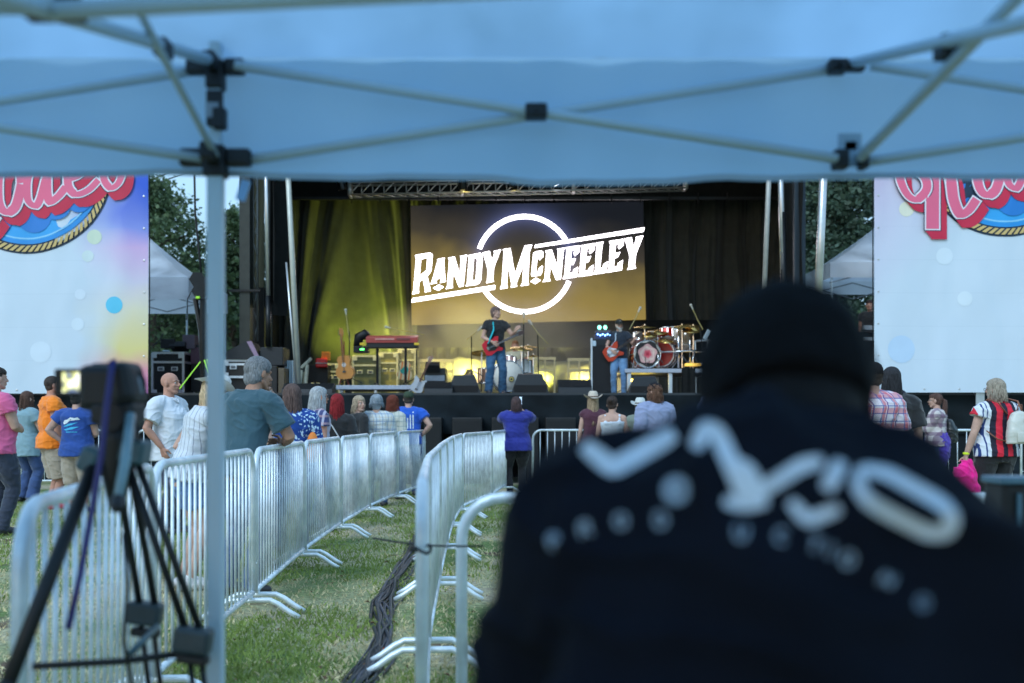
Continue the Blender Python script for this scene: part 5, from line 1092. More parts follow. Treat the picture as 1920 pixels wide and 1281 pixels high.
mic([(884, 631), (875, 637), (884, 630), (896, 620)], 884, 705, 21.4, 'boom stand left of the singer'); mic([(1008, 628), (1028, 645), (1010, 627), (997, 609)], 1010, 720, 21.6, 'boom stand between the singer and the low speaker box')
mic([(655, 622), (657, 640), (653, 622), (649, 590)], 655, 718, 21.3, 'tall stand beside the acoustic guitar'); mic([(781, 655), (796, 628), (760, 621), (732, 615)], 781, 718, 21.4, 'stand with a long boom over the keyboard')
mic([(1185, 612), (1180, 618), (1188, 604), (1197, 585)], 1178, 735, 22.6, 'boom stand rising behind the bass player'); mic([(1312, 612), (1318, 618), (1308, 600), (1299, 580)], 1322, 690, 22.2, 'tall boom stand over the right end of the red drums'); mic([(982, 608), (982, 625), (982, 615), (982, 596)], 982, 735, 22.2, 'thin upright stand behind the singer\'s guitar neck')
# bass amplifier
T = thing('bass_amplifier', 'tall black bass amplifier with blue and green lights on top', 'amplifier', W(1125, 737, 22.3)); Ya = 22.3; a, b_ = WX(1109, Ya), WX(1150, Ya)
mbx(((a+b_)/2, Ya+.25, (DZ+WZ(636, Ya))/2), (b_-a, .45, WZ(636, Ya)-DZ), BLK, 'cabinet', T); mbx(((a+b_)/2, Ya+.01, (DZ+WZ(640, Ya))/2), (b_-a-.08, .01, WZ(645, Ya)-DZ-.1), GRILLE, 'grille', T); mbx(((a+b_)/2+.02, Ya+.2, WZ(631, Ya)), (b_-a-.12, .35, .12), mat_c('amp_head', (.03, .04, .09), .4), 'amp_head', T)
q = MB(); q.bb((a-.02, Ya-.03, DZ), (a+.02, Ya+.01, WZ(634, Ya))); q.build('metal_edge', ALU, T); mbx((a+.06, Ya-.005, WZ(644, Ya)), (.08, .01, .12), WHT, 'label_sheet', T)
for i in range(6): q = MB(); q.ell((a+.14+i*.055, Ya-.01, WZ(627+(i % 2)*2, Ya)), (.018,)*3, None, 8, 6); q.build('blue_light', LEDB, T)
for i in range(2): q = MB(); q.ell((a+.18+i*.13, Ya+.02, WZ(614, Ya)), (.042, .03, .05), None, 10, 7); q.build('cyan_light', LEDC, T)
mbx((a+.26, Ya+.06, WZ(622, Ya)), (.34, .2, .05), mat_c('tray', (.1, .1, .14), .4), 'tray', T)
T = thing('control_table', 'rack of dark gear beside the white leaning guitar', 'rack', W(815, 737, 20.9)); Yg = 20.9
mbx((WX(815, Yg), Yg+.3, (DZ+WZ(690, Yg))/2), (.45, .5, WZ(690, Yg)-DZ), CASE, 'shell', T); mbx((WX(811, Yg), Yg+.02, WZ(688, Yg)), (.30, .2, .16), BLK, 'mixer', T, rot_(0, 25)); mbx((WX(815, Yg), Yg+.04, WZ(709, Yg)), (.42, .01, .12), mat_c('rack_panel', (.18, .22, .27), .4), 'front_panel', T)

# guitars
def guitar(T, M4, outline, dp, bodym, neckm, pick=None, L_=.62, hole=False, tele=True):
    f = lambda u, v, d: M4 @ V((u, d, v)); q = MB(); q.prism(outline, [], lambda u, v, d: f(u, v, d), dp); q.build('body', bodym, T)
    q = MB(); q.add([f(x, z, y) for x in (-.024, .024) for z in (.10, L_) for y in (-.022, -.002)], [(0, 1, 3, 2), (4, 6, 7, 5), (0, 4, 5, 1), (2, 3, 7, 6), (0, 2, 6, 4), (1, 5, 7, 3)]); q.build('neck', neckm, T)
    q = MB(); q.prism([(-.028, L_), (.028, L_), (.045, L_+.08), (.038, L_+.17), (-.030, L_+.18), (-.040, L_+.08)], [], f, .016); q.build('headstock', neckm, T)
    q = MB(); [q.tube([f(-.055, L_+.04+.045*i, .008), f(.055, L_+.04+.045*i, .008)], .008, 6) for i in range(3)]; q.tube([f(-.055, L_+.04, .008), f(-.055, L_+.13, .008)], .005, 5); q.build('tuners', CHR, T)
    q = MB(); [q.tube([f(-.015+.006*i, L_+.05, -.026), f(-.015+.006*i, -.12, -.026)], .0012, 4) for i in range(6)]; q.build('strings', CHR, T)
    q = MB(); q.prism([(-.035, -.13), (.035, -.13), (.035, -.09), (-.035, -.09)], [], lambda u, v, d: f(u, v, -.012-d), .008); q.build('bridge', CHR, T)
    if pick: q = MB(); q.prism([(-.13, -.02), (-.02, .10), (.05, .12), (.10, .02), (.06, -.12), (-.08, -.10)], [], lambda u, v, d: f(u, v, -.003-d), .003); q.build('pickguard', pick, T)
    if hole: q = MB(); q.prism([(.048*cos(a*pi/12), .03+.048*sin(a*pi/12)) for a in range(24)], [], lambda u, v, d: f(u, v, -.002-d), .002); q.build('sound_hole', hole, T)
AC = [(0, -.27), (.13, -.26), (.20, -.17), (.19, -.07), (.13, .0), (.125, .06), (.15, .13), (.12, .20), (.04, .225), (-.04, .225), (-.12, .20), (-.15, .13), (-.125, .06), (-.13, .0), (-.19, -.07), (-.20, -.17), (-.13, -.26)]
EL = [(0, -.20), (.12, -.19), (.165, -.10), (.14, .0), (.13, .06), (.17, .15), (.13, .19), (.06, .13), (0, .10), (-.06, .16), (-.14, .20), (-.165, .14), (-.13, .06), (-.14, .0), (-.165, -.10), (-.12, -.19)]
WOOD = mat('spruce_top', (.60, .27, .08), .35, var=.1, vs=20, stretch=(9, 9, 1)); NECK = mat('neck_wood', (.45, .20, .06), .4)
def gthing(nm, lab, px, py, Y, ang, tilt=8, yaw=0, sc=1., **kw):
    p = W(px, py, Y); T = thing(nm, lab, 'guitar', p); guitar(T, Matrix.Translation(p) @ rot_(yaw, tilt, ang).to_4x4() @ Matrix.Scale(sc, 4), **kw); return T
gthing('acoustic_guitar', 'brown acoustic guitar upright on a stand at the left of the riser', 645, 687, 21.2, -2, yaw=-14, sc=1.02, outline=AC, dp=.10, bodym=WOOD, neckm=NECK, pick=None, hole=mat_c('hole_glow', (.7, .65, .6), .5))
T = thing('guitar_stand', 'stand holding the acoustic guitar', 'guitar stand', W(645, 722, 21.4)); q = MB(); [q.tube([W(645, 690, 21.45), W(645+s_*9, 722, 21.3)], .014, 6) for s_ in (-1, 1)]; q.tube([W(645, 640, 21.42), W(645, 700, 21.5)], .014, 6); q.build('frame', mat_c('red_dark', (.18, .03, .02), .5), T)
gthing('striped_electric_guitar', 'cream and orange striped guitar with a teal patch, standing under the keyboard', 759, 694, 22.6, 3, sc=.85, outline=AC, dp=.06, bodym=plaid('zebra_orange', (.75, .62, .35), [('x', .09, .4, 0, (.75, .22, .05), 1.)], .4), neckm=mat_c('orange_neck', (.65, .25, .05), .4), pick=mat_c('teal', (.03, .32, .26), .5))
gthing('white_electric_guitar', 'white electric guitar leaning against the dark gear rack', 784, 722, 20.8, 26, tilt=12, outline=EL, dp=.045, bodym=mat('pale_lacquer', (.55, .60, .66), .3), neckm=mat_c('rosy_neck', (.36, .20, .15), .4), sc=.85)
# ------------------------------------------------------------------ clothes
def cloth(n, c, r=.85, var=.10, vs=7): return mat(n, c, r, var=var, vs=vs, bump=.25, bs=55, sheen=.25)
JEAN = cloth('blue_denim', (.035, .075, .20), var=.3); JEAN2 = cloth('light_denim', (.12, .24, .42), var=.3, vs=5); BLKC = cloth('black_cloth', (.010, .011, .014)); KHAKI = cloth('khaki_cloth', (.40, .34, .27)); DJEAN = cloth('dark_denim', (.03, .04, .07))
def graphic(T, I, pts_list, m, nm, back=True):
    """prints conforming to the shirt: polygons (x,z) in the figure's frame, cast onto the cloth"""
    sh = [c for c in T.children if c.name.startswith('shirt')][0]; bv = BVHTree.FromPolygons([v.co for v in sh.data.vertices], [tuple(p.vertices) for p in sh.data.polygons]); k = I['k']
    q = MB()
    for poly in pts_list:
        tri = geometry.tessellate_polygon([[V((p[0], p[1], 0)) for p in poly]])
        bm = bmesh.new(); vs = [bm.verts.new((p[0], 0, p[1])) for p in poly]
        for t in tri:
            try: bm.faces.new([vs[i] for i in t])
            except ValueError: pass
        bmesh.ops.subdivide_edges(bm, edges=bm.edges[:], cuts=3, use_grid_fill=True); bmesh.ops.triangulate(bm, faces=bm.faces[:]); bm.verts.index_update()
        out = []
        for v in bm.verts:
            o = V((v.co.x*k, (-1 if back else 1)*.6, v.co.z*k)); h = bv.ray_cast(o, V((0, 1 if back else -1, 0)))
            out.append(h[0]+V((0, -.004 if back else .004, 0)) if h[0] is not None else V((v.co.x*k, -.14, v.co.z*k)))
        q.add(out, [tuple(v.index for v in f.verts) for f in bm.faces]); bm.free()
    from_mesh(nm, q.mesh(nm), m, T)
def rect(x0, z0, x1, z1): return [(x0, z0), (x1, z0), (x1, z1), (x0, z1)]
def Yf_(s): return F/s
G = 'festival crowd standing before the stage'
P = person
# left side group
P('man in a pink tee and dark jeans cut by the left picture edge', -8, 10.7, h=1.82, rz=-35, w=1.15, belly=.04, hair=('short', (.05, .04, .035)), top=cloth('pink_cotton', (.68, .12, .28)), bottom=DJEAN, arms=('hang', 'front'), vox=.009, seed=1, group=G, hem=.84)
P('woman with long brown hair in a grey teal shirt and flared jeans', 50, 14.9, h=1.67, rz=-25, fem=True, w=1.02, hair=('long', (.11, .06, .045)), top=cloth('grey_teal', (.22, .36, .42)), bottom=JEAN, legw=.02, arms=('hang', 'front'), hem=.72, topw=.03, seed=2, group=G)
P('big man in a bright orange tee, khaki shorts and red shoes', 97, 13.7, h=1.85, rz=-52, w=1.18, belly=.06, hair=('short', (.06, .045, .04)), skin='ruddy', top=cloth('orange_cotton', (.95, .24, .01)), bottom=KHAKI, cut=.42, legw=.025, shoe=(.55, .01, .03), arms=((-.15, .30, 1.05), (1, -1, -.4), (.2, .8, -.4)) and ('front', 'hang'), vox=.009, topw=.03, hem=.80, seed=3, group=G)
T, I = P('man in a royal blue tee with a white wave print and a black cap', 144, 13.2, h=1.64, rz=-8, w=1.2, belly=.03, hair=('short', (.03, .03, .03)), hat=('cap', (.012, .013, .016)), top=cloth('blue_cotton', (.012, .065, .30)), bottom=KHAKI, cut=.42, legw=.02, arms=('hip', 'front'), topw=.03, seed=4, hem=.80, group=G)
graphic(T, I, [[(-.13, 1.27), (-.10, 1.31), (-.05, 1.32), (.0, 1.35), (.06, 1.34), (.10, 1.35), (.13, 1.32), (.05, 1.31), (-.02, 1.30), (-.06, 1.27), (-.11, 1.25)]], mat_c('print_white', (.75, .85, .92), .7), 'shirt_print')
graphic(T, I, [[(-.13, 1.22), (-.04, 1.26), (.10, 1.28), (.02, 1.245), (-.08, 1.22)], [(-.12, 1.18), (.0, 1.215), (.12, 1.22), (.03, 1.185), (-.08, 1.165)], rect(-.08, 1.14, .09, 1.15)], mat_c('print_cyan', (.05, .45, .75), .7), 'shirt_print')
T, I = P('bald man in a white short sleeved shirt looking toward the right', 317, 10.85, h=1.77, rz=-108, w=1.03, belly=.05, hair=('bald', (.3, .3, .3)), skin='ruddy', face=True, headrot=(8, 0, 0), top=cloth('white_linen', (.66, .70, .76)), bottom=DJEAN, arms=('pocket', 'pocket'), topw=.028, hem=.79, sleeve=.72, vox=.008, seed=5, group=G, wr=.009)
q = MB(); q.tube([I['U'](-.06, .035, 1.455), I['U'](-.03, .09, 1.44), I['U'](0, .125, 1.40), I['U'](.03, .09, 1.44), I['U'](.06, .035, 1.455)], .010, 6); q.tube([I['U'](-.07, -.01, 1.475), I['U'](0, -.085, 1.475), I['U'](.07, -.01, 1.475)], .014, 6); from_mesh('collar', q.mesh('c'), mat_c('collar', (.66, .70, .76), .8), T)
# pair leaning at the barrier
T, I = P('blonde woman in a white cowboy hat, striped top and denim shorts bending over the barrier', 350, 7.3, h=1.60, rz=-58, fem=True, w=1.0, lean=17, hair=('long', (.55, .40, .24)), hat=('cowboy', (.72, .72, .70)), headrot=(0, -8, 0), top=plaid('white_pinstripe', (.62, .66, .72), [('x', .05, .12, 0, (.10, .12, .2), .7)]), bottom=cloth('denim_shorts', (.06, .14, .32)), cut=.66, shoe=(.7, .7, .72), arms=((-.30, .28, 1.10), (-1, -.6, .2), (.7, .6, 0)) and (((-.14, .20, 1.04), (-.3, -1, .1), (.8, .5, -.1)), ((.12, .40, 1.08), (1, -.3, -.5), (-.6, .7, 0))), vox=.008, seed=6, group=G, sleeve=0.)
q = MB(); q.ell(I['el'][0]+V((.03, .10, -.05)), (.05, .04, .05)); q.limb([I['el'][0]+V((.03, .10, -.08)), I['el'][0]+V((.02, .06, -.16))], [.04, .02]); from_mesh('coral_scarf', q.mesh('s'), mat_c('coral', (.95, .05, .06), .6), T)
q = MB(); q.ell(V((-.19, .10, .90)), (.13, .09, .11)); me = remeshed(q, .012, 2); from_mesh('hip_bag', me, mat_c('bag_white', (.60, .62, .66), .7), T)
T, I = P('grey haired man in a dark teal tee leaning his elbows on the barrier', 446, 7.0, h=1.74, rz=-28, w=.99, lean=17, hair=('mid', (.22, .23, .24)), skin='tan', headrot=(-14, 6, 0), top=cloth('teal_cotton', (.030, .085, .115)), bottom=JEAN, arms=(((-.20, .30, 1.05), (-1, -.7, -.3), (1, .2, 0)), ((.10, .36, 1.075), (1, -.5, -.2), (-1, .3, 0))), vox=.007, topw=.026, seed=7, group=G, sleeve=.75, wr=.009, hem=.82)
G2 = 'fans along the left barrier row'
T, I = P('brown haired woman in white beside the grey haired man, hand on the barrier', 486, 8.3, h=1.60, rz=-65, fem=True, hair=('long', (.16, .09, .06)), face=True, top=cloth('white_top', (.66, .68, .72)), bottom=JEAN, arms=(((.55, .50, 1.06), (0, -.4, -1), (.9, .3, -.2)) and 'front', 'front'), seed=8, vox=.009, group=G2)
T, I = P('short fan with wavy silver hair behind the floral shirt', 513, 13.6, h=1.55, rz=0, fem=True, hair=('mid', (.40, .41, .44)), top=cloth('grey_top', (.18, .2, .22)), bottom=JEAN, seed=9, group=G2)
T, I = P('woman with long brown hair in a blue and white floral shirt', 547, 9.3, h=1.58, rz=12, fem=True, w=1.15, hair=('long', (.13, .085, .075)), headrot=(25, 0, 0), top=floral('blue_floral', (.008, .055, .28), (.50, .68, .82), 13, .30), bottom=JEAN, arms=(((-.15, .28, 1.0), (-1, -.6, 0), (1, .4, 0)), ((-.40, -.95, 1.07), (.7, -.2, -.8), (-.5, -.8, 0)) and 'front'), seed=10, sleeve=.9, topw=.03, hem=.74, vox=.009, group=G2)
q = MB(); q.ell((.19, -.13, 1.0), (.055, .04, .13)); q.ell((.19, -.13, .92), (.07, .05, .08)); from_mesh('orange_bag', remeshed(q, .01, 2), mat_c('orange_bag', (.75, .22, .03), .6), T)
P('woman with long silver hair and glasses turned right, patterned navy top', 596, 11.0, h=1.61, rz=-55, fem=True, w=1.05, hair=('long', (.45, .47, .49)), face=True, glasses=True, skin='ruddy', top=plaid('navy_pattern', (.04, .05, .16), [('x', .09, .35, 0, (.5, .5, .62), .8), ('z', .08, .3, .2, (.55, .35, .35), .5)]), bottom=JEAN, seed=11, group=G2)
T, I = P('woman with dyed red hair in a black top with a pale bag strap', 632, 12.3, h=1.56, rz=0, fem=True, w=1.1, hair=('long', (.28, .02, .025)), top=BLKC, bottom=JEAN, seed=12, group=G2, sleeve=1.9)
q = MB(); q.tube([I['U'](-.13, -.06, 1.44), I['U'](-.06, -.145, 1.33), I['U'](.05, -.15, 1.15), I['U'](.14, -.13, 1.0)], .011, 6, flat=.5); from_mesh('bag_strap', q.mesh('b'), mat_c('strap', (.5, .5, .5), .6), T)
P('blonde woman in a black jacket looking back over her shoulder', 672, 14.0, h=1.58, rz=-50, fem=True, hair=('bob', (.42, .33, .24)), face=True, headrot=(-85, 0, 0), top=BLKC, bottom=JEAN, seed=13, sleeve=1.9, group=G2)
P('fan with a round head of curly grey hair in pale plaid', 706, 14.2, h=1.60, rz=0, w=1.05, hair=('mop', (.32, .38, .44)), top=plaid('pale_plaid', (.62, .66, .66), [('x', .10, .18, 0, (.18, .28, .45), .6), ('x', .10, .08, .4, (.5, .33, .2), .6), ('z', .11, .18, .1, (.18, .28, .45), .55), ('z', .11, .07, .5, (.5, .35, .2), .5)]), bottom=JEAN, sleeve=1.8, topw=.03, seed=14, arms=('front', 'front'), group=G2)
P('woman with long auburn hair and cream plaid sleeve', 736, 15.4, h=1.62, rz=-20, fem=True, hair=('curlylong', (.20, .055, .035)), top=plaid('cream_plaid', (.55, .56, .50), [('x', .08, .2, 0, (.2, .28, .3), .5), ('z', .08, .2, 0, (.2, .28, .3), .5)]), bottom=JEAN, sleeve=1.8, seed=15, group=G2)
T, I = P('man in a camouflage cap and bright blue tee with white stripes on its back', 766, 16.2, h=1.70, rz=0, w=1.12, hair=('short', (.06, .05, .04)), hat=('cap', (.05, .075, .05)), top=cloth('bright_blue', (.01, .10, .55)), bottom=JEAN, arms=('hang', 'hip'), seed=16, topw=.03, group=G2)
graphic(T, I, [rect(-.10+i*.045, 1.12, -.08+i*.045, 1.20+.05*i) for i in range(5)]+[[(-.09+.045*cos(a*pi/4), 1.33+.045*sin(a*pi/4)) for a in range(8)]], mat_c('print_white', (.75, .85, .92), .7), 'shirt_print')
# middle
G3 = 'fans below the centre of the stage'
T, I = P('woman in a royal blue sweater and black trousers holding up a phone', 968, 16.4, h=1.62, rz=8, fem=True, w=1.28, belly=.05, hair=('bob', (.08, .05, .05)), headrot=(0, 8, 0), top=cloth('royal_blue', (.018, .028, .26)), bottom=BLKC, sleeve=1.7, arms=(((-.02, .33, 1.50), (-1, .2, -.8), (.3, .1, 1)), ((.12, .30, 1.52), (1, .2, -.8), (-.1, .1, 1))), topw=.035, hem=.78, seed=17, group=G3)
q = MB(); q.box(I['wr'][1]+V((-.02, -.035, .13)), (.075, .01, .15), None, .004); t_ = thing('phone', 'pale phone held up by the woman in royal blue', 'phone', T.location); t_.rotation_euler = T.rotation_euler; from_mesh('phone_body', q.mesh('p'), mat('phone', (.6, .7, .8), .3, emis=(.5, .7, 1), es=.5), t_)
P('woman in a straw cowboy hat and burgundy vest with long blonde hair', 1112, 15.6, h=1.66, rz=4, fem=True, hair=('vlong', (.42, .31, .2)), hat=('cowboy', (.58, .50, .42)), top=cloth('burgundy', (.08, .02, .04)), bottom=JEAN, sleeve=0., arms=('hang', 'front'), seed=18, group=G3)
P('woman with pinned up dark hair in a white tank top', 1148, 14.4, h=1.58, rz=-6, fem=True, w=1.1, hair=('bun', (.05, .035, .03)), top=cloth('white_tank', (.62, .68, .76)), bottom=JEAN, tank=True, headrot=(-15, 0, 0), seed=19, group=G3)
P('fan in a white cowboy hat mostly hidden behind the lavender shirt', 1200, 15.4, h=1.55, rz=-30, hair=('short', (.2, .18, .15)), hat=('cowboy', (.62, .64, .62)), top=cloth('grey_green', (.2, .24, .2)), bottom=JEAN, seed=20, group=G3)
P('man with curly brown hair, black cap and lavender grey shirt', 1228, 13.4, h=1.74, rz=25, w=1.1, hair=('curlylong', (.17, .09, .06)), hat=('cap', (.012, .014, .018)), headrot=(20, 0, 0), top=cloth('lavender', (.27, .31, .48)), bottom=JEAN, sleeve=1.8, topw=.035, seed=21, group=G3)
P('man in blue plaid and a white cap partly hidden behind the beanie', 1368, 5.6, h=1.68, rz=50, w=1.05, hair=('short', (.05, .04, .035)), hat=('cap', (.62, .70, .80)), top=plaid('blue_plaid', (.012, .035, .13), [('x', .09, .10, 0, (.25, .50, .8), .8), ('z', .10, .10, 0, (.25, .5, .8), .8), ('x', .045, .4, .3, (.01, .02, .06), .6), ('z', .05, .4, .3, (.01, .02, .06), .6)]), bottom=JEAN, sleeve=1.9, arms=('front', 'front'), topw=.03, seed=22, vox=.009)
# right side group
P('man in a red, white and blue plaid shirt behind the seated man\'s head', 1636, 8.5, h=1.74, rz=12, w=1.06, hair=('short', (.06, .04, .03)), hat=('cap', (.015, .012, .014)), top=plaid('red_plaid', (.66, .60, .66), [('x', .13, .45, 0, (.62, .10, .14), .75), ('z', .13, .40, .1, (.62, .10, .14), .55), ('x', .065, .16, .2, (.04, .10, .32), .8), ('z', .065, .16, .2, (.04, .10, .32), .7), ('x', .13, .05, .7, (.8, .8, .85), .9)]), bottom=JEAN, sleeve=.85, topw=.04, seed=23, vox=.008, hem=.78)
P('man in a black tee with long dark hair behind the red plaid shirt', 1672, 9.6, h=1.76, rz=-5, w=1.02, hair=('long', (.03, .03, .035)), top=BLKC, bottom=JEAN, seed=24, sleeve=.8, topw=.03)
P('man in a brown brimmed dark cap seen small under the right banner', 1688, 16.2, h=1.72, rz=75, hair=('short', (.1, .07, .05)), hat=('cap', (.03, .035, .05)), top=BLKC, bottom=JEAN, seed=25)
T, I = P('ponytailed woman in cream and purple plaid, violet jacket round her waist', 1756, 15.7, h=1.66, rz=58, fem=True, w=1.2, belly=.03, hair=('ponytail', (.10, .055, .045)), face=True, glasses=True, top=plaid('purple_plaid', (.62, .56, .56), [('x', .14, .42, 0, (.14, .07, .14), .7), ('z', .14, .42, 0, (.14, .07, .14), .7)]), bottom=JEAN, sleeve=1.8, arms=('cross', 'hang'), topw=.035, seed=26)
q = MB(); q.loft([(V((0, 0, 1.02)), .185, .15, None), (V((0, -.01, .90)), .22, .18, None), (V((.02, -.04, .74)), .20, .16, None), (V((.03, -.06, .58)), .13, .10, None), (V((.03, -.07, .50)), .05, .04, None)], 22); me = remeshed(q, .012, 2); wrinkle(me, .02, (9, 9, 3), 3); from_mesh('tied_jacket', me, cloth('violet', (.07, .035, .36)), T)
q = MB(); q.loft([(V((.16, -.20, .88)), .13, .08, None), (V((.16, -.20, 1.06)), .14, .09, None), (V((.15, -.17, 1.19)), .10, .06, None), (V((.15, -.16, 1.24)), .04, .03, None)], 20, 2.6); me = remeshed(q, .010, 2); wrinkle(me, .012, (12, 12, 8), 4)
t_ = thing('black_backpack', 'black leather backpack worn by the woman in cream and purple plaid', 'backpack', T.location); t_.rotation_euler = T.rotation_euler; from_mesh('bag', me, mat('black_leather', (.012, .016, .018), .35), t_); q = MB(); q.tube([V((.12, -.15, 1.22)), V((.14, -.02, 1.44)), V((.16, .12, 1.30)), V((.20, .10, 1.0)), V((.2, -.12, .90))], .012, 6, flat=.5); from_mesh('strap', q.mesh('s'), BLK, t_)
T, I = P('woman with a blonde bob in a red, black and white striped top', 1868, 10.9, h=1.70, rz=12, fem=True, w=1.22, belly=.02, hair=('bob', (.36, .31, .25)), glasses=True, headrot=(22, 0, 0), top=plaid('bold_stripe', (.75, .02, .05), [('x', .13, .42, 0, (.012, .012, .03), 1.), ('x', .52, .25, .38, (.72, .75, .8), 1.)]), bottom=BLKC, sleeve=.30, topw=.03, hem=.86, arms=(((-.36, .06, .82), (-.6, -1, 0), (-.1, .15, -1)), 'front'), skin='fair', seed=27, vox=.008)
o = [c for c in T.children if c.name.startswith('shirt')][0]; m = mat('bold_stripes', (.7, .02, .04), .8); N, L, b = nodes(m); co_, x, y, z = axes(N, L); ax = M_(N, L, 'ABSOLUTE', x)
cr = N.new('ShaderNodeValToRGB'); cr.color_ramp.interpolation = 'CONSTANT'; E_ = cr.color_ramp.elements; E_[0].position = 0; E_[0].color = (.012, .012, .03, 1); E_[1].position = .97; E_[1].color = (.7, .02, .05, 1)
for p, c in ((.10, (.75, .02, .05)), (.34, (.012, .012, .03)), (.52, (.70, .74, .8)), (.64, (.02, .05, .2)), (.68, (.70, .74, .8)), (.80, (.02, .05, .2)), (.84, (.7, .74, .8))): k = E_.new(p); k.color = (*c, 1)
L.new(M_(N, L, 'MULTIPLY', ax, 3.4), cr.inputs[0]); L.new(cr.outputs[0], b.inputs['Base Color']); o.data.materials[0] = m
t_ = thing('white_backpack', 'small off white backpack with brown straps on the bobbed woman\'s back', 'backpack', T.location); t_.rotation_euler = T.rotation_euler
q = MB(); q.loft([(V((.12, -.21, .98)), .15, .065, None), (V((.12, -.215, 1.10)), .155, .075, None), (V((.12, -.21, 1.22)), .13, .065, None), (V((.12, -.20, 1.31)), .08, .045, None), (V((.12, -.20, 1.33)), .03, .02, None)], 22, 2.8); me = remeshed(q, .009, 2); wrinkle(me, .004, (8, 8, 8), 1); from_mesh('bag', me, mat('cream_leather', (.62, .62, .56), .45, bump=.1), t_)
q = MB(); q.box((.14, -.29, 1.235), (.035, .006, .035)); from_mesh('badge', q.mesh('b'), mat_c('brown_leather', (.20, .07, .04), .5), t_); q = MB(); q.box((.14, -.288, 1.05), (.20, .02, .11), None, .008); from_mesh('front_pocket', q.mesh('b'), mat('cream_leather_b', (.60, .60, .54), .45), t_)
for pp_, rr_ in (([V((.0, -.17, 1.30)), V((-.09, -.15, 1.42)), V((-.14, -.05, 1.46)), V((-.13, .12, 1.36))], .012), ([V((.0, -.19, 1.0)), V((-.12, -.17, 1.03)), V((-.20, -.10, 1.12))], .012), ([V((.2, -.17, 1.30)), V((.17, -.12, 1.44)), V((.15, .02, 1.47))], .012), ([V((.09, -.2, 1.32)), V((.11, -.21, 1.40)), V((.15, -.21, 1.40)), V((.16, -.2, 1.32))], .007)):
    q = MB(); q.tube(pp_, rr_, 6, flat=.6); from_mesh('strap', q.mesh('s'), mat_c('brown_leather', (.24, .09, .05), .5), t_)
q = MB(); wv = I['wr'][0]; q.lathe([(.034, -.012), (.036, 0), (.034, .012)], wv+V((0, 0, .02)), None, 14); from_mesh('wristband', q.mesh('w'), mat_c('lime', (.7, .85, .03), .5), T)
t_ = thing('pink_jacket', 'hot pink jacket hanging from the bobbed woman\'s left hand', 'jacket', T.location); t_.rotation_euler = T.rotation_euler
q = MB(); hb_ = wv+V((.01, .02, -.08)); q.loft([(hb_+V((0, 0, .03)), .05, .045, None), (hb_+V((0, 0, -.08)), .10, .07, None), (hb_+V((.01, 0, -.26)), .13, .08, None), (hb_+V((.02, 0, -.42)), .12, .075, None), (hb_+V((.04, 0, -.50)), .07, .05, None)], 22); q.limb([hb_+V((-.08, 0, -.1)), hb_+V((-.14, 0, -.20))], [.045, .03]); me = remeshed(q, .010, 1); wrinkle(me, .028, (12, 12, 4), 8); from_mesh('cloth', me, cloth('hot_pink', (.95, .01, .30)), t_)
# ------------------------------------------------------------------ the band
def held_guitar(T, I, c, ang, sc, outline, bodym, neckm, pick, yaw=0, nm='electric_guitar', lab='', strapm=None):
    Mw = Matrix.Translation(T.location) @ Matrix.Rotation(T.rotation_euler[2], 4, 'Z'); g_ = thing(nm, lab, 'guitar', T.location); g_.rotation_euler = T.rotation_euler
    M4 = Matrix.Translation(V(c)) @ rot_(180, 0, 0).to_4x4() @ rot_(yaw, 6, ang).to_4x4() @ Matrix.Scale(sc, 4)
    n0 = set(bpy.data.objects.keys()); g_.location = (0, 0, 0); loc = T.location.copy(); guitar(g_, M4, outline, .045, bodym, neckm, pick, L_=.56); g_.location = loc
    if strapm: q = MB(); q.tube([V(c)+V((.10, .02, .05)), I['U'](.07, .14, 1.25), I['U'](.075, .10, 1.40), I['U'](.07, -.03, 1.475), I['U'](.0, -.14, 1.35), I['U'](-.16, -.12, 1.10), V(c)+V((-.12, -.05, -.05))], .030, 8, flat=.22); from_mesh('strap', q.mesh('s'), strapm, g_)
T, I = P('singer in a black tee and jeans playing a red electric guitar', 929, 20.6, h=1.83, rz=192, z0=DZ, w=.95, hair=('mid', (.16, .11, .10)), face=True, headrot=(52, 0, 0), top=BLKC, bottom=cloth('stage_jeans', (.03, .10, .20)), legw=.015, arms=(((.04, .30, 1.10), (-.2, -.6, -1), (.9, .1, -.3)) and ((-.33, .34, 1.22), (-.6, -.3, -1), (-.3, .5, .6)), ((.10, .20, 1.02), (1, -.8, -.1), (-.7, .3, -.5))), stance=(.04, .06), seed=31, vox=.010)
held_guitar(T, I, (.10, .19, .98), 64, .98, EL, mat('guitar_red', (.62, .02, .04), .3), mat_c('dark_neck', (.10, .06, .06), .4), mat_c('guard_black', (.02, .02, .02), .3), yaw=0, lab='red electric guitar slung across the singer', strapm=mat_c('turquoise_strap', (.01, .45, .55), .5))
T, I = P('bass player with a grey beard, dark cap, navy tee and light torn jeans', 1161, 22.3, h=1.73, rz=168, z0=DZ, w=.98, hair=('mid', (.2, .18, .16)), face=True, beard=(.42, .40, .38), hat=('cap', (.03, .035, .035)), headrot=(28, 0, 0), top=cloth('navy_tee', (.012, .022, .04)), bottom=JEAN2, arms=(((-.34, .28, 1.20), (-.6, -.3, -1), (-.3, .5, .6)), ((.14, .20, 1.02), (1, -.8, -.1), (-.7, .3, -.5))), seed=32, vox=.010)
held_guitar(T, I, (.12, .19, .98), 58, 1.05, EL, mat('bass_red', (.50, .05, .02), .3), mat_c('dark_neck2', (.05, .04, .04), .4), mat_c('guard_white', (.62, .66, .72), .3), lab='red bass guitar with a white guard held by the bearded player', nm='bass_guitar', strapm=mat_c('pale_strap', (.5, .6, .68), .5))
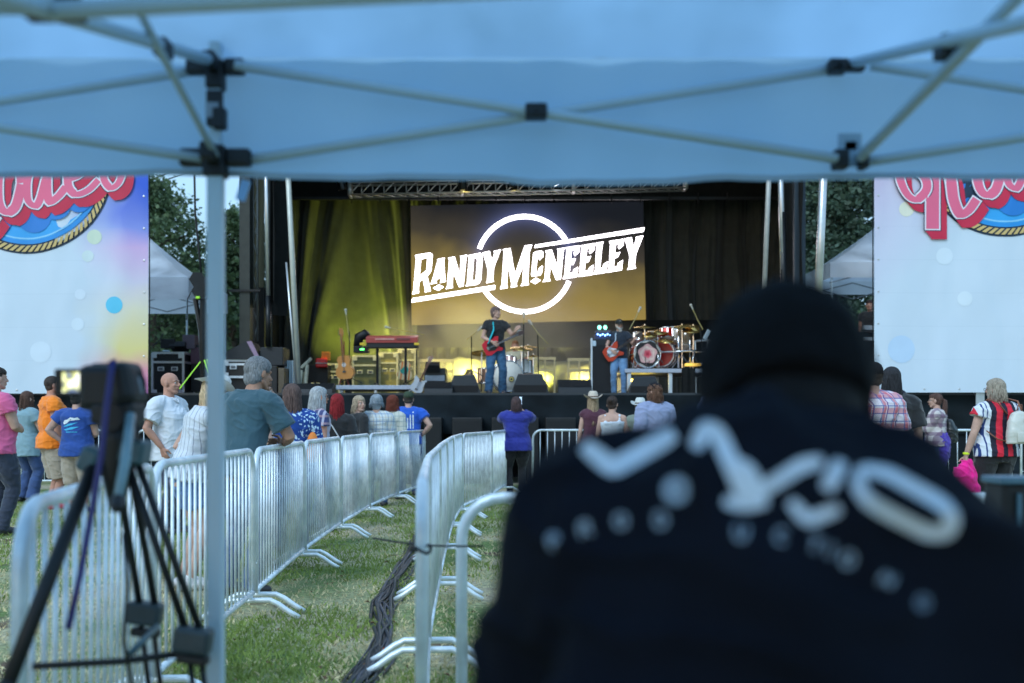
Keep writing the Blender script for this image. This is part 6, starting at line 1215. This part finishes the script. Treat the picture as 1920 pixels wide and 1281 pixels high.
T, I = P('drummer in a pale tee seated behind the centre kit', 966, 23.6, h=1.70, rz=180, z0=DZ-.34, sit=True, hair=('short', (.25, .10, .04)), skin='ruddy', face=True, top=cloth('cream_tee', (.50, .46, .34)), bottom=BLKC, arms=(((-.25, .35, 1.10), (-1, -.3, -.6), (-.2, .8, -.3)), ((.12, .36, 1.02), (1, -.3, -.6), (-.3, .9, -.2))), seed=33)
q = MB(); q.lathe([(0, .50), (.16, .50), (.17, .46), (.15, .43), (0, .43)], (WX(966, 23.6), 23.6, DZ), None, 20); t_ = thing('drum_stool', 'round black stool under the drummer', 'stool', (WX(966, 23.6), 23.6, DZ)); q.build('seat', BLK, t_); q = MB(); q.cyl((WX(966, 23.6), 23.6, DZ), (WX(966, 23.6), 23.6, DZ+.44), .02); q.build('post', BLKM, t_)
q = MB(); [q.tube([I['wr'][i]+I['hd'][i]*.05, I['wr'][i]+I['hd'][i]*.40+V((0, 0, .04))], .007, 6) for i in (0,)]; t_ = thing('drumstick', 'pale drumstick in the drummer\'s hand', 'drumstick', T.location); t_.rotation_euler = T.rotation_euler; from_mesh('stick', q.mesh('s'), mat_c('stick', (.7, .6, .35), .5), t_)
P('stage hand in black standing at the edge of the right banner', 1631, 22.4, h=1.72, rz=150, z0=WZ(705, 22.4), hair=('short', (.05, .03, .03)), skin='ruddy', face=True, top=BLKC, bottom=BLKC, seed=34)
t_ = thing('side_platform', 'dark raised platform under the stage hand beside the right banner', 'platform', (WX(1631, 22.4), 22.4, DZ)); mbx((WX(1631, 22.4), 22.4, (DZ+WZ(705, 22.4))/2-.01), (.8, .8, WZ(705, 22.4)-DZ-.03), BLKM, 'deck', t_)
# ------------------------------------------------------------------ camera tripod in the foreground
Yt = 2.30
T = thing('tripod', 'black video tripod with spread double tube legs in the left foreground', 'tripod', (WX(215, Yt), Yt, 0))
def pt(px, py, dy=0): return W(px, py, Yt+dy)
q = MB(); q.tube([pt(222, 792), pt(224, 830), pt(220, 895), pt(218, 950)], [.045, .040, .033, .016], 14); q.build('centre_column', BLK, T, True)
q = MB(); q.box(pt(222, 775), (.10, .09, .055), bev=.012); q.cyl(pt(222, 782)-V((0, .05, 0)), pt(222, 782)+V((0, .05, 0)), .032); q.build('fluid_head', BLK, T)
q = MB(); q.tube([pt(245, 778, -.04), pt(236, 860, -.12), pt(221, 938, -.20)], .011, 10); q.build('pan_handle', mat_c('handle_steel', (.20, .32, .36), .35), T, True); q = MB(); q.limb([pt(221, 938, -.20), pt(219, 950, -.215)], [.014, .014]); q.build('handle_grip', BLK, T)
q = MB(); q.box(pt(247, 845), (.075, .07, .055), rot_(0, 0, 10), .008); q.build('leg_crown', mat_c('crown', (.05, .11, .13), .4), T); q = MB(); q.box(pt(172, 862), (.045, .06, .06), rot_(0, 0, 25), .01); q.build('leg_knuckle', mat_c('crown', (.05, .11, .13), .4), T)
A, B_ = pt(182, 855), pt(0, 1320, -.30); z_ = A+(B_-A)*(A.z/(A.z-B_.z)); q = MB(); q.tube([A, A.lerp(z_, .42)], .016, 12); q.build('leg_upper', BLK, T, True); q = MB(); q.tube([A.lerp(z_, .40), z_], .0125, 12); q.build('leg_lower', BLKM, T, True); q = MB(); q.limb([A.lerp(z_, .40), A.lerp(z_, .43)], [.025, .025]); q.box(A.lerp(z_, .415)+V((-.03, 0, 0)), (.03, .02, .025)); q.build('leg_clamp', BLK, T)
for (a0, a1, b0, b1, dy, cl_) in (((222, 900), (243, 868), (262, 1135), (290, 1130), .28, (273, 1150)), ((240, 872), (258, 868), (350, 1185), (374, 1178), -.02, (362, 1200))):
    for (p, r_) in ((a0, b0), (a1, b1)): q = MB(); q.tube([pt(*p), pt(*r_, dy)], .0095, 10); q.build('leg_tube', BLK, T, True)
    q = MB(); q.box(pt(*cl_, dy), (.085, .05, .06), rot_(0, 0, 8), .01); q.build('leg_clamp', mat_c('clamp', (.03, .05, .06), .4), T); q = MB(); q.box(pt(cl_[0], cl_[1]+36, dy), (.07, .035, .02), rot_(0, 0, 8), .004); q.build('clamp_bar', BLK, T)
    for s_ in (-10, 12): A, B_ = pt(cl_[0]+s_, cl_[1]+10, dy), pt(cl_[0]+s_+14, cl_[1]+120, dy*1.3); z_ = A+(B_-A)*(A.z/(A.z-B_.z)); q = MB(); q.tube([A, z_], .007, 8); q.build('leg_lower', BLKM, T, True)
q = MB(); q.tube([pt(62, 1250, -.10), pt(230, 1240, .02), pt(345, 1225, 0)], .0085, 8); q.build('spreader', BLK, T, True); q = MB(); q.tube([pt(245, 1225, .02), pt(295, 1175, .22)], .008, 8); q.build('spreader', mat_c('crown', (.05, .11, .13), .4), T, True)
T = thing('video_camera', 'black camera with a lit flip out screen on the tripod', 'camera', pt(215, 760))
q = MB(); q.box(pt(205, 728), (.115, .09, .105), bev=.018); q.box(pt(178, 735), (.05, .08, .09), bev=.02); q.box(pt(198, 694), (.055, .06, .03), bev=.01); q.build('body', BLK, T)
q = MB(); q.cyl(pt(236, 722, .0), pt(236, 722, .14), .045, 20); q.build('lens', BLK, T, True); q = MB(); q.box(pt(240, 720), (.055, .11, .10), rot_(0, 0, -12), .02); q.build('grip', BLK, T); q = MB(); q.tube([pt(243, 697), pt(256, 712), pt(262, 735), pt(252, 752)], .009, 8); q.build('hand_strap', mat_c('grip_grey', (.25, .28, .32), .4), T, True)
q = MB(); q.box(pt(140, 717), (.092, .010, .062), bev=.004); o = q.build('flip_screen', BLK, T)
m = mat('live_view', (.1, .1, .1), .3); N, L, b = nodes(m); co_, x, y, z = axes(N, L); vn = N.new('ShaderNodeTexNoise'); vn.inputs['Scale'].default_value = 42; L.new(co_, vn.inputs['Vector']); cr = N.new('ShaderNodeValToRGB'); E_ = cr.color_ramp.elements; E_[0].position = .38; E_[0].color = (.08, .12, .22, 1); E_[1].position = .62; E_[1].color = (.95, .95, .9, 1)
k = E_.new(.46); k.color = (.35, .35, .08, 1); k = E_.new(.54); k.color = (.7, .75, .3, 1); L.new(vn.outputs[0], cr.inputs[0]); L.new(cr.outputs[0], b.inputs['Emission Color']); b.inputs['Emission Strength'].default_value = 1.1
q = MB(); q.box(pt(143, 717)-V((0, .0065, 0)), (.058, .002, .046)); q.build('screen_glass', m, T)
q = MB(); q.tube([pt(205, 684, -.06), pt(212, 676, -.07), pt(208, 700, -.08), pt(200, 760, -.09), pt(190, 850, -.10), pt(172, 960, -.12), pt(150, 1080, -.16), pt(128, 1180, -.2)], .008, 8, flat=.4); q.build('neck_strap', mat('violet_strap', (.022, .018, .14), .5), T, True)
q = MB(); q.tube([pt(246, 760, -.03), pt(262, 820, -.03), pt(255, 862, -.03)], .004, 6); q.tube([pt(232, 1000, -.05), pt(240, 1100, -.08), pt(232, 1200, -.1), pt(250, 1300, -.1)], .0045, 6); q.build('hanging_wire', BLK, T, True)

# ------------------------------------------------------------------ the seated man in black, close to the camera
YM = .77
DKJ = mat('black_jacket', (.005, .0065, .012), .9, var=.3, vs=5, bump=.3, bs=30, spec=.12)
T, I = person('person in a black lettered jacket and black beanie, seated close to the camera', 1475, YM, h=1.80, rz=-3, z0=-.228, w=1.0, lean=31, side=13, sdrop=.045, neck=(-.024, -.02, -.074), hsc=.97, sit=True, hair=('short', (.006, .006, .007)), skin='deep', hat=('beanie', (.0035, .0035, .0045)), headrot=(-4, -10, -10), top=DKJ, bottom=BLKC, sleeve=1.95, topw=.050, hem=.84, arms=(((-.16, .46, .86), (-.35, -.35, -1), (.5, .8, -.1)), ((.36, .46, .90), (1, -.35, -.4), (-.4, .8, -.1))), vox=.010, seed=41, wr=.018, X=.174)
q = MB(); q.loft([(I['U'](0, -.015, 1.41), .110, .095, I['HR']), (I['U'](0, -.02, 1.445), .090, .084, I['HR']), (I['U'](0, -.02, 1.485), .080, .078, I['HR']), (I['U'](0, -.02, 1.49), .06, .06, I['HR'])], 24); me = remeshed(q, .009, 2); wrinkle(me, .006, (10, 10, 10), 5); from_mesh('collar', me, DKJ, T)
sh = [c for c in T.children if c.name.startswith('shirt')][0]; sh.name = 'jacket'
Mw = Matrix.Translation(T.location) @ Matrix.Rotation(T.rotation_euler[2], 4, 'Z'); Mi = Mw.inverted()
bv = BVHTree.FromPolygons([Mw @ v.co for v in sh.data.vertices], [tuple(p.vertices) for p in sh.data.polygons])
def g3(x, y): return 860+x/1.728, 540+y/1.728
def jstroke(pts, w_, m, nm, closed=False, taper=0):
    pts = [V((*g3(*p), 0)) for p in pts]; w_ = w_/1.728; sp = []
    if closed: pts = pts+[pts[0]]
    for i in range(len(pts)-1):
        a, b_ = pts[i], pts[i+1]; n = max(2, int((b_-a).length/6)); sp += [a.lerp(b_, j/n) for j in range(n)]
    sp.append(pts[-1])
    for _ in range(3): sp = [sp[0]]+[(sp[i-1]+sp[i]*2+sp[i+1])/4 for i in range(1, len(sp)-1)]+[sp[-1]]
    q = MB(); K = 6; vs = []; n = len(sp); ok = []
    for i, p in enumerate(sp):
        t = (sp[min(i+1, n-1)]-sp[max(0, i-1)]).normalized(); nn = V((-t.y, t.x, 0)); ww = w_*(1-.35*(abs(2*i/(n-1)-1))**6)*(1-taper*i/(n-1))
        for j in range(K+1):
            c = p+nn*ww*(j/K-.5); d = W(c.x, c.y, 1.)-V((0, 0, HC)); h = bv.ray_cast(V((0, 0, HC)), d.normalized())
            if h[0] is not None and h[0].y < 1.6: vs.append(Mi @ (h[0]-d.normalized()*.0035)); ok.append(True)
            else: vs.append(V((0, 0, 0))); ok.append(False)
    fs = []
    for i in range(n-1):
        for j in range(K):
            f = (i*(K+1)+j, i*(K+1)+j+1, (i+1)*(K+1)+j+1, (i+1)*(K+1)+j)
            if all(ok[a] for a in f): fs.append(f)
    if not fs: return
    q.v, q.f = vs, fs; me = q.mesh(nm); bm = bmesh.new(); bm.from_mesh(me); bmesh.ops.delete(bm, geom=[v for v in bm.verts if not v.link_faces], context='VERTS'); bm.to_mesh(me); bm.free()
    o = from_mesh(nm, me, m, sh); return o
PR = mat('jacket_print', (.66, .70, .74), .7, var=.15, vs=30); PR2 = mat('jacket_print_faded', (.15, .20, .26), .8, var=.2, vs=40)
jstroke([(405, 510), (450, 545), (500, 583), (570, 545), (700, 472)], 62, PR, 'print_letter')
jstroke([(765, 520), (800, 450), (840, 470), (880, 560), (915, 640), (930, 700)], 56, PR, 'print_letter'); jstroke([(870, 560), (940, 590), (960, 640), (985, 690)], 50, PR, 'print_letter')
jstroke([(860, 690), (930, 705), (1000, 690)], 40, PR, 'print_letter'); jstroke([(975, 660), (1040, 620), (1110, 575), (1180, 560)], 46, PR, 'print_letter'); jstroke([(1240, 560), (1215, 610), (1190, 655)], 50, PR, 'print_letter')
jstroke([(1075, 690), (1130, 755), (1180, 735), (1235, 715)], 40, PR, 'print_letter')
jstroke([(1310, 580), (1290, 640), (1330, 695), (1420, 745), (1520, 795), (1585, 795), (1605, 750), (1570, 700), (1480, 650), (1390, 600), (1310, 585)], 46, PR, 'print_letter')
def ring_(x, y, r, w_, m): jstroke([(x+r*cos(a*pi/6), y+r*1.05*sin(a*pi/6)) for a in range(13)], w_, m, 'print_small_letter')
def small(ch, x, y, ang, m, h=46, w_=34, sw=13):
    G_ = {'P': [[(-.5, 1), (-.5, 0), (.3, 0), (.5, .25), (.3, .52), (-.5, .52)]], 'R': [[(-.5, 1), (-.5, 0), (.3, 0), (.5, .25), (.3, .5), (-.4, .5)], [(0, .5), (.5, 1)]], 'O': [[(0, 0), (.45, .15), (.5, .5), (.45, .85), (0, 1), (-.45, .85), (-.5, .5), (-.45, .15), (0, 0)]],
          'D': [[(-.5, 0), (-.5, 1), (.2, 1), (.5, .7), (.5, .3), (.2, 0), (-.5, 0)]], 'U': [[(-.5, 0), (-.5, .8), (-.2, 1), (.2, 1), (.5, .8), (.5, 0)]], 'C': [[(.5, .15), (0, 0), (-.5, .2), (-.5, .8), (0, 1), (.5, .85)]], 'T': [[(-.5, 0), (.5, 0)], [(0, 0), (0, 1)]], 'I': [[(0, 0), (0, 1)]], 'N': [[(-.5, 1), (-.5, 0), (.5, 1), (.5, 0)]]}
    ca, sa = cos(R(ang)), sin(R(ang))
    for st in G_[ch]: jstroke([(x+(a*w_)*ca-((b_-.5)*h)*sa, y+(a*w_)*sa+((b_-.5)*h)*ca) for a, b_ in st], sw, m, 'print_small_letter')
PR3 = mat('jacket_print_small', (.30, .36, .42), .8, var=.2, vs=40)
for ch, x, y, a in (('P', 310, 820, -24), ('R', 410, 780, -16), ('O', 525, 755, -8), ('D', 655, 752, 0), ('U', 915, 792, 6), ('C', 1045, 803, 12), ('T', 1155, 832, 20), ('I', 1205, 850, 22), ('O', 1262, 880, 24), ('N', 1390, 945, 28)): small(ch, x, y, a, PR3)
ring_(705, 655, 30, 30, mat_c('print_mid', (.34, .42, .50), .7)); ring_(1505, 1020, 18, 16, PR2)
T = thing('folding_chair', 'black folding chair beneath the seated person in the beanie', 'chair', (.272, YM, 0)); cx = .272
q = MB(); q.box((cx, YM+.12, .44), (.44, .44, .03), bev=.01); q.build('seat', BLK, T)
for s_ in (-1, 1):
    q = MB(); q.tube([(cx+s_*.21, YM-.10, .0), (cx+s_*.21, YM+.30, .44)], .011, 8); q.build('leg', BLKM, T); q = MB(); q.tube([(cx+s_*.22, YM+.36, .0), (cx+s_*.22, YM-.08, .46), (cx+s_*.22, YM-.16, .80)], .011, 8); q.build('leg', BLKM, T)
q = MB(); q.box((cx, YM-.155, .74), (.42, .02, .16), bev=.006); q.build('backrest', BLK, T)
T = thing('equipment_case', 'dark blurred case with a steel blue edge at the right picture border', 'case', (WX(1925, 2.5), 2.5, 0)); Yc = 2.5
q = MB(); q.bb((WX(1880, Yc), Yc, 0), (WX(2080, Yc), Yc+.10, WZ(906, Yc)), .01); q.build('shell', BLK, T); q = MB(); q.bb((WX(1873, Yc), Yc-.01, WZ(908, Yc)), (WX(2086, Yc), Yc+.10, WZ(895, Yc)), .004); q.build('lid_edge', mat_c('blue_edge', (.10, .20, .26), .4), T); q = MB(); q.bb((WX(1905, Yc), Yc-.012, WZ(1100, Yc)), (WX(1912, Yc), Yc-.002, WZ(925, Yc))); q.build('corner_trim', mat_c('blue_edge', (.10, .20, .26), .4), T)

# ------------------------------------------------------------------ stage smoke behind the band
q = MB(); q.ell((-.35, 24.7, DZ+1.15), (4.2, 1.3, 1.5), None, 24, 14); m = bpy.data.materials.new('smoke'); m.use_nodes = True; N = m.node_tree.nodes; L = m.node_tree.links; N.remove(N['Principled BSDF'])
v = N.new('ShaderNodeVolumePrincipled'); v.inputs['Color'].default_value = (.9, .9, .85, 1); v.inputs['Anisotropy'].default_value = .3; L.new(v.outputs[0], N['Material Output'].inputs['Volume'])
co = N.new('ShaderNodeTexCoord').outputs['Generated']; vm = N.new('ShaderNodeVectorMath'); vm.operation = 'DISTANCE'; vm.inputs[1].default_value = (.5, .5, .5); L.new(co, vm.inputs[0])
n = N.new('ShaderNodeTexNoise'); n.inputs['Scale'].default_value = 2.5; L.new(co, n.inputs['Vector'])
f = M_(N, L, 'MAXIMUM', M_(N, L, 'SUBTRACT', .5, vm.outputs['Value']), 0.); d = M_(N, L, 'MULTIPLY', M_(N, L, 'MULTIPLY', f, n.outputs[0]), 2.6); L.new(d, v.inputs['Density'])
o = q.build('stage_smoke', m, None); tag(o, 'thin smoke drifting behind the singer and drums', 'smoke', kind='stuff')
# ------------------------------------------------------------------ camera
cam = bpy.data.cameras.new('camera'); co = bpy.data.objects.new('camera', cam); C.objects.link(co); co.location = (0, 0, HC); co.rotation_euler = (pi/2, 0, 0)
cam.sensor_width = 36; cam.sensor_fit = 'HORIZONTAL'; cam.lens = F*36/1920; cam.shift_y = (HZ-640.5)/1920; cam.clip_start = .05; cam.clip_end = 2500
cam.dof.use_dof = True; cam.dof.focus_distance = 8.5; cam.dof.aperture_fstop = 1.85; cam.dof.aperture_blades = 9
S.camera = co
